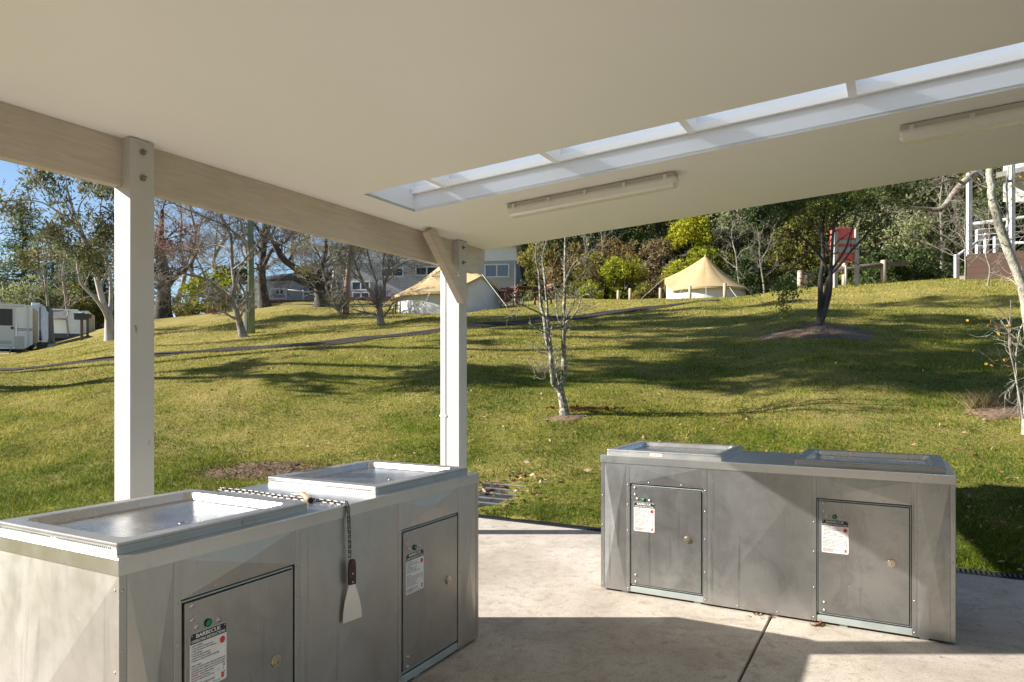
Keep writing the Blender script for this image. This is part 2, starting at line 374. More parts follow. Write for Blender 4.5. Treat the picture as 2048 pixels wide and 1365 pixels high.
# ------------------------------------------------------------------ terrain
def ye(px):   # depth of the slab edge along a pixel column
    return 5.9 / max(.3, (DA[0] * (px - CX) / F + DA[1]))
TAB = {   # photo column: (depth, height) pairs, heights read off the photograph
    -300: [(6.9, 0), (8, .1), (15, 1.30), (17.5, 1.42), (24, 1.68), (33, 2.05), (36, 2.2), (60, 3.2), (90, 4)],
    0:    [(6.9, 0), (8, .12), (15, 1.38), (17.5, 1.50), (24, 1.86), (33, 2.26), (36, 2.45), (60, 3.6), (90, 4.5)],
    300:  [(6.9, 0), (8, .14), (15, 1.72), (17.2, 1.87), (22, 2.36), (30, 3.37), (40, 4.6), (60, 5.2), (90, 6)],
    600:  [(6.9, 0), (8, .17), (15, 1.92), (17.5, 2.12), (21, 2.59), (25, 3.21), (30, 4.2), (35, 5.0), (46, 6.3), (60, 6.8), (90, 8)],
    900:  [(6.9, 0), (8, .25), (15, 2.05), (18.5, 2.59), (24, 3.45), (29, 4.13), (36, 5.1), (46, 6.4), (60, 7.5), (90, 10)],
    1130: [(ye(1130), 0), (7.5, .27), (9.8, .80), (15, 1.98), (21, 3.02), (27, 4.15), (33, 5.0), (40, 5.0), (50, 7), (70, 13), (90, 15)],
    1300: [(ye(1300), 0), (7.5, .30), (15, 2.0), (24, 3.75), (32, 4.95), (36, 4.8), (42, 4.65), (50, 7), (70, 14), (90, 16)],
    1430: [(ye(1430), 0), (7.5, .32), (15, 2.05), (24, 3.90), (29, 4.6), (31.5, 4.9), (37, 5.3), (42, 5.6), (50, 8), (70, 15), (90, 17)],
    1640: [(ye(1640), 0), (7.5, .38), (11, 1.30), (15.5, 2.46), (22, 3.79), (26.5, 4.80), (32, 5.1), (38, 5.5), (50, 9), (70, 16), (90, 18)],
    1900: [(ye(1900), 0), (7.5, .45), (10, 1.03), (15.5, 2.52), (24, 4.65), (27, 5.18), (34, 5.8), (50, 10), (70, 17), (90, 19)],
    2100: [(ye(2100), 0), (7.0, .40), (9, .85), (15, 2.52), (24, 4.75), (28, 5.4), (34, 6), (50, 10), (70, 17), (90, 19)],
    2500: [(ye(2500), 0), (7.0, .5), (9, .95), (15, 2.55), (24, 4.8), (28, 5.5), (34, 6), (50, 10), (70, 17), (90, 19)]}
TK = sorted(TAB)
def raw_h(X, Y):
    X = np.asarray(X, float); Y = np.asarray(Y, float)
    u = np.clip(np.where(Y > .5, X / np.maximum(Y, .5) * F + CX, np.where(X < 0, -300, 2500)), -300, 2499.9)
    cols = np.array([np.interp(Y, [p[0] for p in TAB[k]], [p[1] for p in TAB[k]], left=0) for k in TK])
    i = np.clip(np.searchsorted(TK, u, side='right') - 1, 0, len(TK) - 2)
    k = np.array(TK, float); tt = (u - k[i]) / (k[i + 1] - k[i]); tt = tt * tt * (3 - 2 * tt) * .5 + tt * .5
    a = np.take_along_axis(cols, i[None], 0)[0]; b = np.take_along_axis(cols, i[None] + 1, 0)[0]
    h = a + (b - a) * tt
    A = X * DA[0] + Y * DA[1]
    return np.where(A < 5.9, 0 * h + np.where(X * DB[0] + Y * DB[1] < -4.4, h, 0), h)
def vnoise(x, y, seed=0):
    def hsh(i, j): 
        v = np.sin(i * 127.1 + j * 311.7 + seed * 74.7) * 43758.5453
        return v - np.floor(v)
    i, j = np.floor(x), np.floor(y); fx, fy = x - i, y - j
    fx, fy = fx * fx * (3 - 2 * fx), fy * fy * (3 - 2 * fy)
    return (hsh(i, j) * (1 - fx) + hsh(i + 1, j) * fx) * (1 - fy) + (hsh(i, j + 1) * (1 - fx) + hsh(i + 1, j + 1) * fx) * fy
gx = np.concatenate([np.linspace(-140, -42, 25), np.linspace(-40, -14, 66), np.arange(-13.7, 14, .28), np.linspace(14.3, 40, 64), np.linspace(42, 140, 25)])
gy = np.concatenate([np.linspace(-60, -3, 16), np.linspace(-2, 4.4, 20), np.arange(4.6, 24, .26), np.linspace(24.5, 46, 52), np.linspace(47, 150, 50)])
GX, GY = np.meshgrid(gx, gy)
GH = raw_h(GX, GY)
for _ in range(2):
    K = GH.copy(); K[1:-1, 1:-1] = (GH[1:-1, 1:-1] * 4 + GH[:-2, 1:-1] + GH[2:, 1:-1] + GH[1:-1, :-2] + GH[1:-1, 2:]) / 8; GH = K
bumpamp = np.clip((GY - 6.5) / 4, 0, 1)
GH += bumpamp * ((vnoise(GX * .9, GY * .9, 1) - .5) * .09 + (vnoise(GX * .35, GY * .35, 2) - .5) * .14)
A_ = GX * DA[0] + GY * DA[1]; B_ = GX * DB[0] + GY * DB[1]
GH = np.where((A_ < 5.86) & (A_ > -6) & (B_ > -4.3) & (B_ < 5.0), -.09, np.maximum(GH, np.where(A_ < 6.2, -.02, 0)))
def H(X, Y):
    X = np.asarray(X, float); Y = np.asarray(Y, float)
    i = np.clip(np.searchsorted(gx, X) - 1, 0, len(gx) - 2); j = np.clip(np.searchsorted(gy, Y) - 1, 0, len(gy) - 2)
    tx = (X - gx[i]) / (gx[i + 1] - gx[i]); ty = (Y - gy[j]) / (gy[j + 1] - gy[j])
    return (GH[j, i] * (1 - tx) + GH[j, i + 1] * tx) * (1 - ty) + (GH[j + 1, i] * (1 - tx) + GH[j + 1, i + 1] * tx) * ty
def P(px, py, Y):   # the point that is Y metres deep behind a photo pixel
    return np.array([(px - CX) / F * Y, Y, HC - (py - CY) / F * Y])
def ground_at(px, Y):
    X = (px - CX) / F * Y; return np.array([X, Y, float(H(X, Y))])
def hit(px, py, y0=6.2, y1=80):   # where the line of sight meets the ground
    Y = np.arange(y0, y1, .03); X = (px - CX) / F * Y; Z = HC - (py - CY) / F * Y
    d = Z - H(X, Y); k = np.argmax(d < 0)
    if d[k] >= 0: k = int(np.argmin(d))
    return np.array([X[k], Y[k], float(H(X[k], Y[k]))])
def AB(a, b, z=0): 
    q = a * DA + b * DB; return np.array([q[0], q[1], z])

nx, ny = len(gx), len(gy)
idx = np.arange(nx * ny).reshape(ny, nx)
q = np.stack([idx[:-1, :-1], idx[:-1, 1:], idx[1:, 1:], idx[1:, :-1]], -1).reshape(-1, 4)
m = MB(); cxq = GX.ravel()[q].mean(1); cyq = GY.ravel()[q].mean(1)
uq = np.where(cyq > 1, cxq / np.maximum(cyq, 1) * F + CX, 0)
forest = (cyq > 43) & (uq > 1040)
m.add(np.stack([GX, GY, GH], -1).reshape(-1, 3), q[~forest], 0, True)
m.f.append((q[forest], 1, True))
tag(m.build('lawn', [MAT['lawn'], MAT['forest_floor']]), 'sloping lawn of green and straw coloured grass', 'lawn', kind='structure')

rng = np.random.default_rng(7)
def tintfield(x, y):
    a = vnoise(x * .42, y * .42, 5) * .4 + vnoise(x * 1.3, y * 1.3, 6) * .3 + vnoise(x * 3.4, y * 3.4, 7) * .3
    far = np.interp(y, [7, 10, 13, 17, 24], [0, .10, .26, .34, .40])
    left = np.clip((-1 - x / np.maximum(y, 1) * 9) * .06, 0, .14)
    return np.clip(.15 + (a - .5) * 1.0 + far + left, 0, 1)
# blades: sampled so that their density on the ground falls with distance
def grass():
    m = MB()
    n = 900000
    Y = 4.3 * (31 / 4.3) ** rng.random(n)
    X = (rng.random(n) * 2260 - 110 - CX) / F * Y
    A = X * DA[0] + Y * DA[1]; B = X * DB[0] + Y * DB[1]
    z = H(X, Y)
    ok = ~((A < 5.89) & (B > -4.3))
    keep = rng.random(n) < np.where(Y > 16, .75, 1)
    ok &= keep
    for (c, rx, ry) in BARE:
        d = ((X - c[0]) / rx) ** 2 + ((Y - c[1]) / ry) ** 2
        ok &= (d > .9) | (rng.random(n) < .12)
    pd = np.full(n, 9.)
    for k in range(len(PATH) - 1):
        a, b = PATH[k][:2], PATH[k + 1][:2]; ab = b - a
        tt = np.clip(((X - a[0]) * ab[0] + (Y - a[1]) * ab[1]) / (ab @ ab), 0, 1)
        pd = np.minimum(pd, np.hypot(X - a[0] - tt * ab[0], Y - a[1] - tt * ab[1]))
    ok &= pd > .56 + .12 * vnoise(X * 2, Y * 2, 9)
    X, Y, z = X[ok], Y[ok], z[ok]; n = len(X)
    L = (.018 + .026 * rng.random(n) ** 1.5) * (.45 + .6 * vnoise(X * 1.1, Y * 1.1, 3) + .75 * vnoise(X * 4.2, Y * 4.2, 13) ** 2) * np.where(A[ok] < 6.25, 1.5, 1) * np.clip(.85 + Y * .02, 1, 1.4)
    w = np.clip(.0022 * Y / 5, .0028, .011) * (.7 + .7 * rng.random(n))
    an = rng.random(n) * 2 * math.pi; le = L * (.35 + .8 * rng.random(n)); la = rng.random(n) * 2 * math.pi
    b = np.stack([X, Y, z - .004], 1); d = np.stack([np.cos(an) * w, np.sin(an) * w, 0 * w], 1)
    tip = b + np.stack([np.cos(la) * le, np.sin(la) * le, L], 1)
    V = np.stack([b - d, b + d, tip], 1).reshape(-1, 3)
    ti = np.clip(tintfield(X, Y) + rng.normal(0, .24, n) + (rng.random(n) < .1) * .3, 0, 1)
    m.add(V, np.arange(3 * n).reshape(-1, 3), 0, False, np.repeat(ti, 3))
    tag(m.build('grass', MAT['grass']), 'short winter grass blades covering the slope', 'grass', kind='stuff')

# ------------------------------------------------------------------ path
PATH = [hit(*p) for p in ((0, 741), (150, 727), (310, 712), (450, 702), (600, 692), (750, 676), (900, 660), (1050, 645), (1200, 630), (1320, 614), (1420, 601))]
PATH.insert(0, PATH[0] + (PATH[0] - PATH[1]) * 1.6)
def ribbon(pts, width, off, seed=0, sub=10, cross=5):
    P2, _ = smooth_path(np.array(pts), np.ones(len(pts)), sub)
    tg = np.gradient(P2[:, :2], axis=0); tg /= np.linalg.norm(tg, axis=1, keepdims=True)
    nr = np.stack([-tg[:, 1], tg[:, 0]], 1)
    V = []
    for k in range(cross):
        s = (k / (cross - 1) - .5) * width
        wob = (vnoise(np.arange(len(P2)) * .5, np.full(len(P2), k * 7. + seed), 3) - .5) * .16 * (k in (0, cross - 1))
        XY = P2[:, :2] + nr * (s + wob[:, ] )[:, None] if np.ndim(s + wob) else P2[:, :2] + nr * s
        V.append(np.column_stack([XY, H(XY[:, 0], XY[:, 1]) + off]))
    V = np.stack(V, 1); n = len(P2); ix = np.arange(n * cross).reshape(n, cross)
    return V.reshape(-1, 3), np.stack([ix[:-1, :-1], ix[1:, :-1], ix[1:, 1:], ix[:-1, 1:]], -1).reshape(-1, 4)
m = MB(); v, f = ribbon(PATH, 1.0, .022); m.add(v, f, 0, True)
tag(m.build('path', MAT['asphalt']), 'narrow dark asphalt footpath climbing across the slope', 'path', kind='structure')

BARE = []
def patch(name, c, rx, ry, mat, label, cat, rise=.03, chips=0, chipmat=None, seed=0, csize=.03):
    m = MB(); r = np.random.default_rng(seed); nr_, na = 7, 40
    V = [[c[0], c[1], float(H(c[0], c[1])) + rise + .012]]
    for i in range(1, nr_ + 1):
        for k in range(na):
            a = k * 2 * math.pi / na; s = i / nr_ * (1 + .22 * math.sin(a * 3 + seed) + .14 * math.sin(a * 7 + seed * 2) + .1 * math.sin(a * 13))
            x, y = c[0] + rx * s * math.cos(a), c[1] + ry * s * math.sin(a)
            V.append([x, y, float(H(x, y)) + .012 + rise * (1 - (i / nr_) ** 2) - (.03 if i == nr_ else 0)])
    fs = [(0, 1 + k, 1 + (k + 1) % na) for k in range(na)]
    for i in range(nr_ - 1):
        for k in range(na): fs.append((1 + i * na + k, 1 + (i + 1) * na + k, 1 + (i + 1) * na + (k + 1) % na, 1 + i * na + (k + 1) % na))
    m.add(V, fs, 0, True)
    if chips:
        a = r.random(chips) * 2 * math.pi; s = np.sqrt(r.random(chips)) * 1.15
        x, y = c[0] + rx * s * np.cos(a), c[1] + ry * s * np.sin(a)
        z = H(x, y) + .02 + rise * np.clip(1 - s ** 2, 0, 1)
        leaf_add(m, np.stack([x, y, z], 1), csize, r, flat=.75, mat=1, aspect=.4)
    BARE.append((c, rx, ry))
    return tag(m.build(name, [MAT[mat], MAT[chipmat or 'chips']]), label, cat, kind='stuff')

def leaf_add(m, C, size, r, flat=0., mat=0, aspect=.5, tint=None, droop=0.):
    """diamond-shaped leaves at the points C"""
    n = len(C)
    if n == 0: return
    d = r.normal(size=(n, 3)); d[:, 2] = d[:, 2] * (1 - flat) - droop; d /= np.linalg.norm(d, axis=1, keepdims=True) + 1e-9
    o = r.normal(size=(n, 3)); o[:, 2] *= (1 - flat); s = np.cross(d, o); s = s * (1 - flat) + flat * np.cross(d, np.tile([0, 0, 1.], (n, 1))) ; s /= np.linalg.norm(s, axis=1, keepdims=True) + 1e-9
    L = size * (.6 + .8 * r.random(n))[:, None]
    V = np.stack([C - d * L * .5, C + s * L * aspect * .5, C + d * L * .5, C - s * L * aspect * .5], 1).reshape(-1, 3)
    t = r.random(n) if tint is None else np.clip(tint + r.normal(0, .16, n), 0, 1)
    m.add(V, np.arange(4 * n).reshape(-1, 4), mat, False, np.repeat(t, 4))

# ------------------------------------------------------------------ trees
def sprout(PP, RR, n, ratio, ang, r, t0=.25, t1=1., M=5, wig=.12, up=.15, rr=.55, lenref=None, rmin=.004, absl=None):
    """children of the polylines PP (T,N,3)"""
    T, N, _ = PP.shape
    seg = np.linalg.norm(np.diff(PP, axis=1), axis=2).sum(1)
    ti = np.repeat(np.arange(T), n); tt = t0 + (t1 - t0) * r.random(T * n)
    k = tt * (N - 1); i = np.minimum(k.astype(int), N - 2); fr = (k - i)[:, None]
    p = PP[ti, i] * (1 - fr) + PP[ti, i + 1] * fr
    tg = PP[ti, i + 1] - PP[ti, i]; tg /= np.linalg.norm(tg, axis=1, keepdims=True) + 1e-9
    rad = RR[ti, i] * (1 - fr[:, 0]) + RR[ti, i + 1] * fr[:, 0]
    o = r.normal(size=p.shape); o -= tg * (o * tg).sum(1, keepdims=True); o /= np.linalg.norm(o, axis=1, keepdims=True) + 1e-9
    a = ang * (.7 + .6 * r.random(len(p)))[:, None]
    d = tg * np.cos(a) + o * np.sin(a)
    L = (absl if absl is not None else seg[ti] * ratio) * (.5 + .8 * r.random(len(p))) * (1.15 - .5 * tt)
    out = np.empty((len(p), M, 3)); out[:, 0] = p
    for j in range(1, M):
        d = d + r.normal(0, wig, d.shape); d[:, 2] += up / (M - 1); d /= np.linalg.norm(d, axis=1, keepdims=True)
        out[:, j] = out[:, j - 1] + d * (L / (M - 1))[:, None]
    r0 = np.maximum(rad * rr, rmin)
    R = r0[:, None] * np.linspace(1, .35, M)[None]
    return out, np.maximum(R, rmin * .6)

def resample(Pl, n=9):
    s = np.concatenate([[0], np.cumsum(np.linalg.norm(np.diff(Pl, axis=0), axis=1))]); t = np.linspace(0, s[-1], n)
    return np.stack([np.interp(t, s, Pl[:, k]) for k in range(3)], 1)

def tree(name, label, base, limbs, bark, r0, seed=0, gens=(), leaves=None, group=None, cat='tree', sides=8, roots=True, jitter=.0, rs=1.):
    """limbs: polylines in world space (first is the trunk, starting at the ground) with radii; gens: twig generations; leaves: dict"""
    r = np.random.default_rng(seed)
    root = empty(name, label, cat, base, 0, group); b = np.asarray(base, float)
    tm = MB(); PP, RR = [], []
    for pts, rad in limbs:
        Pp, Rr = smooth_path(np.asarray(pts, float) - b, np.asarray(rad, float) * rs, 5)
        if jitter: Pp[1:-1] += r.normal(0, jitter, Pp[1:-1].shape) * np.minimum(1, Rr[1:-1, None] * 30)
        if pts is limbs[0][0] and roots:
            fl = np.exp(-np.linspace(0, 5, len(Rr)) * 2.2); Rr = Rr * (1 + .45 * fl); Pp[0, 2] -= .12
        tm.tubes(Pp[None], Rr[None], sides); PP.append(resample(Pp)); RR.append(np.interp(np.linspace(0, 1, 9), np.linspace(0, 1, len(Rr)), Rr))
    tm.build('trunk', MAT[bark], root)
    cur = (np.array(PP), np.array(RR)); allt = []
    wm = MB()
    if gens:
        for g in gens:
            g = dict(g); src = g.pop('src', None); sd = g.pop('sides', 4)
            S = cur if src is None else (np.array(PP), np.array(RR))
            new = sprout(S[0], S[1], r=r, **g); wm.tubes(new[0], new[1], sd)
            cur = new; allt.append(new)
    if leaves:
        lm = wm; lv = dict(leaves); src = allt[-1][0] if allt else np.array(PP)
        per = lv.get('per', 10); sp = lv.get('spread', .15)
        T = len(src)
        sel = np.arange(T) if lv.get('frac', 1) >= 1 else np.where(r.random(T) < lv['frac'])[0]
        if 'where' in lv:
            sel = np.array([k for k in sel if lv['where'](src[k, -1] + b)], int)
        if len(sel):
            k = np.repeat(sel, per); fr = r.random(len(k)) ** .7 * (src.shape[1] - 1.001); i = fr.astype(int); fr = (fr - i)[:, None]
            C = src[k, i] * (1 - fr) + src[k, i + 1] * fr + r.normal(0, sp, (len(k), 3))
            ct = np.clip(r.normal(.5, .24, T), 0, 1)[k]
            leaf_add(lm, C, lv.get('size', .08), r, lv.get('flat', 0), 1, lv.get('aspect', .45), ct, lv.get('droop', 0))
    if wm.n: wm.build('crown', [MAT[bark], MAT[leaves['mat']] if leaves else MAT[bark]], root)
    return root

def px_limb(pts, Y, radii, dy=None):
    """a limb traced at its own distance, bowed in depth"""
    n = len(pts); dy = dy or [0] * n
    return np.array([P(x, y, Y + d) for (x, y), d in zip(pts, dy)]), np.interp(np.linspace(0, 1, n), np.linspace(0, 1, len(radii)), radii)

def rand_tree(name, label, base, h, bark, seed, spread=.5, nl=7, gens=None, leaves=None, group=None, lean=(0, 0), r0=None, clear=.25, top=1., forks=1):
    r = np.random.default_rng(seed); b = np.asarray(base, float); r0 = r0 or h * .022
    limbs = []
    trunk = [b]
    for k in range(1, 6):
        t = k / 5
        trunk.append(b + np.array([lean[0] * t + r.normal(0, .02) * h, lean[1] * t + r.normal(0, .02) * h, h * top * t]))
    limbs.append((np.array(trunk), r0 * np.array([1, .85, .68, .5, .32, .12])))
    T = np.array(trunk)
    for k in range(nl):
        t = clear + (1 - clear) * (k + .5) / nl * .92; i = min(int(t * 5), 4); p = T[i] + (T[i + 1] - T[i]) * (t * 5 - i)
        a = k * 2.4 + r.random() * .8; L = spread * h * (1.15 - .75 * t) * (.7 + .6 * r.random())
        d = np.array([math.cos(a), math.sin(a), .45 + .5 * r.random()])
        q1 = p + d * L * .4 + r.normal(0, .03 * h, 3) * .5; q2 = p + d * np.array([1, 1, 1.0]) * L * .75 + r.normal(0, .04 * h, 3) * .5; q3 = p + d * np.array([1, 1, .95]) * L + r.normal(0, .04 * h, 3) * .5
        rr = r0 * (.8 - .6 * t)
        limbs.append((np.array([p, q1, q2, q3]), rr * np.array([.75, .5, .3, .12])))
    return tree(name, label, b, limbs, bark, r0, seed, gens or (), leaves, group)

def shrub(name, label, base, w, d, h, mat, seed, n=6000, size=.14, lobes=16, group=None, stems=5, low=.08, cat='shrub', bark='bark_dark', gap=-.06, tall=False, droop=0.):
    """a crown of leaf clumps on a few stems"""
    n = int(n * 1.5); size = size * 1.15
    r = np.random.default_rng(seed); root = empty(name, label, cat, base, 0, group)
    m = MB()
    C = []
    while len(C) < lobes:
        p = r.uniform(-1, 1, 3)
        rad = np.linalg.norm(p)
        if rad > 1 or rad < .35: continue
        C.append(p)
    C = np.array(C); C[:, 2] = C[:, 2] * .5 + .5
    zz = C[:, 2]; shrink = np.sqrt(np.clip(1 - (np.abs(zz - .42) / .62) ** 2, .08, 1))
    C = C * np.stack([w * .5 * shrink, d * .5 * shrink, np.full(lobes, h)], 1); C[:, 2] = np.clip(C[:, 2], h * low, h * .93)
    sz = (r.uniform(.16, .30, lobes) * (w * d * h) ** (1 / 3))
    k = r.integers(0, lobes, n)
    o = r.normal(size=(n, 3)); o /= np.linalg.norm(o, axis=1, keepdims=True); rad = sz[k] * (.45 + .6 * r.random(n) ** .5)
    o[:, 2] *= .8 if not tall else 1.1
    pts = C[k] + o * rad[:, None]
    # clumps within a lobe
    g = vnoise(pts[:, 0] / (size * 2.6) + seed, (pts[:, 1] * .7 + pts[:, 2]) / (size * 2.6), seed)
    pts = pts[g > .30 + gap]; kk = k[g > .30 + gap]; pts[:, 2] = np.maximum(pts[:, 2], .03)
    ct = np.clip(r.normal(.5, .2, lobes), 0, 1)[kk]
    leaf_add(m, pts, size, r, 0, 0, .5, ct, droop)
    sm = MB()
    for s in range(stems):
        a = r.random() * 6.28; tgt = C[r.integers(0, lobes)]
        P0 = np.array([math.cos(a) * w * .05, math.sin(a) * d * .05, -.1]); P1 = tgt * np.array([.5, .5, .55]); 
        sm.poly_tube([P0, P1 + r.normal(0, .05 * w, 3), tgt], np.array([.035, .022, .008]) * max(h, 1.5) * .5, 6)
    sm.build('trunk', MAT[bark], root); m.build('crown', MAT[mat], root)
    return root

# ================================================================== SHELTER
SL = .0532
def zc(b): return 2.566 + SL * (b + 3.375)
WB = Matrix.Rotation(YAW, 4, 'Z')     # local x = A, local y = -B
def LB(a, b, z): return (a, -b, z)
sh = empty('picnic_shelter', 'open picnic shelter with cream ceiling, timber beam and white posts over the barbecues', 'shelter', (0, 0, 0), YAW)
A0, A1, B0, B1 = -4.6, 5.64, -3.56, 4.3
SK = (3.565, 4.13, -3.075, 2.6)
def ceil_panel(m, a0, a1, b0, b1, th=.018, mat=0):
    v = [LB(a, b, zc(b) + t_) for t_ in (0, th) for (a, b) in ((a0, b0), (a1, b0), (a1, b1), (a0, b1))]
    m.add(v, [(0, 1, 2, 3), (7, 6, 5, 4), (0, 4, 5, 1), (1, 5, 6, 2), (2, 6, 7, 3), (3, 7, 4, 0)], mat)
m = MB()
ceil_panel(m, A0, SK[0], B0, B1); ceil_panel(m, SK[1], A1, B0, B1)
ceil_panel(m, SK[0], SK[1], B0, SK[2]); ceil_panel(m, SK[0], SK[1], SK[3], B1)
for b in np.arange(.1, 4, 1.2):      # cover strips over the sheet joints
    for (a0, a1) in ((A0 + .01, SK[0] - .01), (SK[1] + .01, A1 - .02)):
        v = [LB(a, b + s, zc(b + s) - .0012) for (a, s) in ((a0, -.004), (a1, -.004), (a1, .004), (a0, .004))]
        m.add(v, [(0, 1, 2, 3)], 0)
m.build('ceiling', MAT['ceiling'], sh)
m = MB()                                         # lining of the light well
a0, a1, b0, b1 = SK; U = .125
for (p, q_) in (((a0, b0), (a1, b0)), ((a1, b0), (a1, b1)), ((a1, b1), (a0, b1)), ((a0, b1), (a0, b0))):
    m.quad(LB(*p, zc(p[1])), LB(*q_, zc(q_[1])), LB(*q_, zc(q_[1]) + U), LB(*p, zc(p[1]) + U))
    up = .27
    ins = .012
    pc = [p[0] + (ins if p[0] == a0 else -ins) * -1, p[1] + (ins if p[1] == b0 else -ins) * -1]
    qc = [q_[0] + (ins if q_[0] == a0 else -ins) * -1, q_[1] + (ins if q_[1] == b0 else -ins) * -1]
    m.quad(LB(*pc, zc(pc[1]) + U - .002), LB(*qc, zc(qc[1]) + U - .002), LB(*qc, zc(qc[1]) + up), LB(*pc, zc(pc[1]) + up))
m.build('light_well_lining', MAT['reveal'], sh)
for b in (-2.793, -1.918, -1.04, -.185, .69, 1.56, 2.43):
    m = MB()
    v = [LB(a, b + s, zc(b + s) + z) for z in (U, .255) for (a, s) in ((a0 - .01, -.021), (a1 + .01, -.021), (a1 + .01, .021), (a0 - .01, .021))]
    m.add(v, [(0, 1, 2, 3), (7, 6, 5, 4), (0, 4, 5, 1), (1, 5, 6, 2), (2, 6, 7, 3), (3, 7, 4, 0)])
    m.build('rafter', MAT['ceiling'], sh)
m = MB()                                         # ledge battens along both long sides
for (p0, p1) in ((a1 - .03, a1 + .002), (a0 - .002, a0 + .02)):
    v = [LB(a, b, zc(b) + z) for z in (U + .002, U + .045) for (a, b) in ((p0, b0 - .01), (p1, b0 - .01), (p1, b1), (p0, b1))]
    m.add(v, [(0, 1, 2, 3), (7, 6, 5, 4), (0, 4, 5, 1), (1, 5, 6, 2), (2, 6, 7, 3), (3, 7, 4, 0)])
m.build('batten', MAT['ceiling'], sh)
m = MB(); nb = 160
bb = np.linspace(b0 - .08, b1 + .08, nb)
V = []
for b in bb:
    for a in (a0 - .08, a1 + .08): V.append(LB(a, b, zc(b) + .27 + .008 * math.sin(b * 2 * math.pi / .076)))
m.add(V, [(2 * k, 2 * k + 1, 2 * k + 3, 2 * k + 2) for k in range(nb - 1)], 0, True)
m.build('skylight', MAT['skylight'], sh)
m = MB()
def roof_pan(a_0, a_1, b_0, b_1): 
    v = [LB(a, b, zc(b) + t_) for t_ in (.262, .285) for (a, b) in ((a_0, b_0), (a_1, b_0), (a_1, b_1), (a_0, b_1))]
    m.add(v, [(0, 1, 2, 3), (7, 6, 5, 4), (0, 4, 5, 1), (1, 5, 6, 2), (2, 6, 7, 3), (3, 7, 4, 0)])
roof_pan(A0 - .05, a0 - .06, B0 - .08, B1 + .05); roof_pan(a1 + .06, A1 + .05, B0 - .08, B1 + .05); roof_pan(a0 - .06, a1 + .06, B0 - .08, b0 - .06); roof_pan(a0 - .06, a1 + .06, b1 + .06, B1 + .05)
m.build('roof', MAT['roof'], sh)
m = MB()                                         # fascia boards round the roof edge, behind the ceiling line
def fascia(p, q_, zt=.262):
    d = np.array([q_[0] - p[0], q_[1] - p[1]]); d = d / np.linalg.norm(d); n_ = np.array([d[1], -d[0]]) * .02
    v = []
    for z in (.003, zt - .002):
        for (a, b) in (p, q_, (q_[0] + n_[0], q_[1] + n_[1]), (p[0] + n_[0], p[1] + n_[1])): v.append(LB(a, b, zc(b) + z))
    m.add(v, [(0, 1, 2, 3), (7, 6, 5, 4), (0, 4, 5, 1), (1, 5, 6, 2), (2, 6, 7, 3), (3, 7, 4, 0)])
fascia((A1, B0), (A1, B1)); fascia((A0, B1), (A0, B0)); fascia((A0, B0), (A1, B0)); fascia((A1, B1), (A0, B1))
m.build('fascia', MAT['ceiling'], sh)
# eave beams (the one in view and its partner on the high side) ; local x=A, y=-B
def beam_obj(bi, bo, zt, zb, aend=5.63):
    m = MB(); o = [(A0 + .1, zb), (aend - .14, zb), (aend, zb + .125), (aend, zt), (A0 + .1, zt)]
    m.prism([LB(a, bi, z) for a, z in o], np.array(LB(0, bo - bi, 0)))
    return m.build('beam', MAT['beam'], sh)
beam_obj(-3.375, -3.438, 2.5645, 2.328)
beam_obj(3.375, 3.438, zc(3.375) - .002, zc(3.375) - .24)
w = .128
def post(a, bi, side, ztop):
    """square post half housed round the beam; bi is its inside face"""
    m = MB(); bo = bi + side * w; bm_ = bi + side * .0655; zb = (2.328 if side < 0 else zc(3.375) - .24) - .002
    lo, hi = sorted((-bi, -bo)); m.box(a, a + w, lo, hi, -.02, zb)
    lo, hi = sorted((-bi, -bm_)); m.box(a + .0003, a + w - .0003, lo + .0002, hi - .0002, zb - .0002, ztop - .0015)
    o = m.build('post', MAT['post'], sh)
    for zz in (.06, .19):
        k = MB(); s = -side
        c = np.array(LB(a + w * .52, bi, zb + zz - .01)); n_ = np.array([0, -s, 0.]); 
        k.cyl(c, c + n_ * .004, .017, .017, 14); k.cyl(c + n_ * .003, c + n_ * .016, .011, .011, 6, smooth=False); k.cyl(c + n_ * .015, c + n_ * .03, .0055, .0055, 8)
        k.build('bolt', MAT['bolt'], o)
    return o
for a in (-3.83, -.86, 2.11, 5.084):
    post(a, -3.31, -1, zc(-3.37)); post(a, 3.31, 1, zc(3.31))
# brace from the beam to the last post
m = MB()
pa, pb = np.array([5.084 - .50, 2.56]), np.array([5.084 + .012, 2.045]); d = (pb - pa) / np.linalg.norm(pb - pa); n_ = np.array([-d[1], d[0]])
hw = .052
br = [(4.50, 2.563), (4.66, 2.563), (5.0835, 2.14), (5.0835, 2.0), (5.055, 1.985)]
o = [pa - n_ * hw, pa + n_ * hw, pb + n_ * hw, pb + d * .05 , pb - n_ * hw]
o = [(4.585, 2.558), (4.73, 2.563), (5.17, 2.02), (5.12, 1.93), (5.075, 1.99), (5.065, 1.965)][:0] or [pa - n_ * hw, pa + n_ * hw, pb + n_ * hw * 1.0, pb - n_ * hw]
m.prism([LB(x, -3.309, z) for x, z in o], np.array(LB(0, .062, 0)))
m.build('brace', MAT['beam'], sh)
# downpipe strapped to the outside of the far post
m = MB(); c = LB(5.084 + .02, -3.438 - .052, 0)
m.bbox(5.084 - .005, 5.084 + .09, 3.4385, 3.44 + .066, -.02, 2.36, .012)
dp = m.build('downpipe', MAT['white'], sh)
m = MB(); m.box(5.084 - .008, 5.084 + .093, 3.436, 3.509, 1.02, 1.035); m.build('strap', MAT['white'], dp)

m = MB()
m.box(-3.3, -3.15, -3.5, 3.4, -.05, 2.36); m.build('added_back_wall', MAT['ceiling'], sh)  # unseen wall, added to reflect in the steel and darken the floor
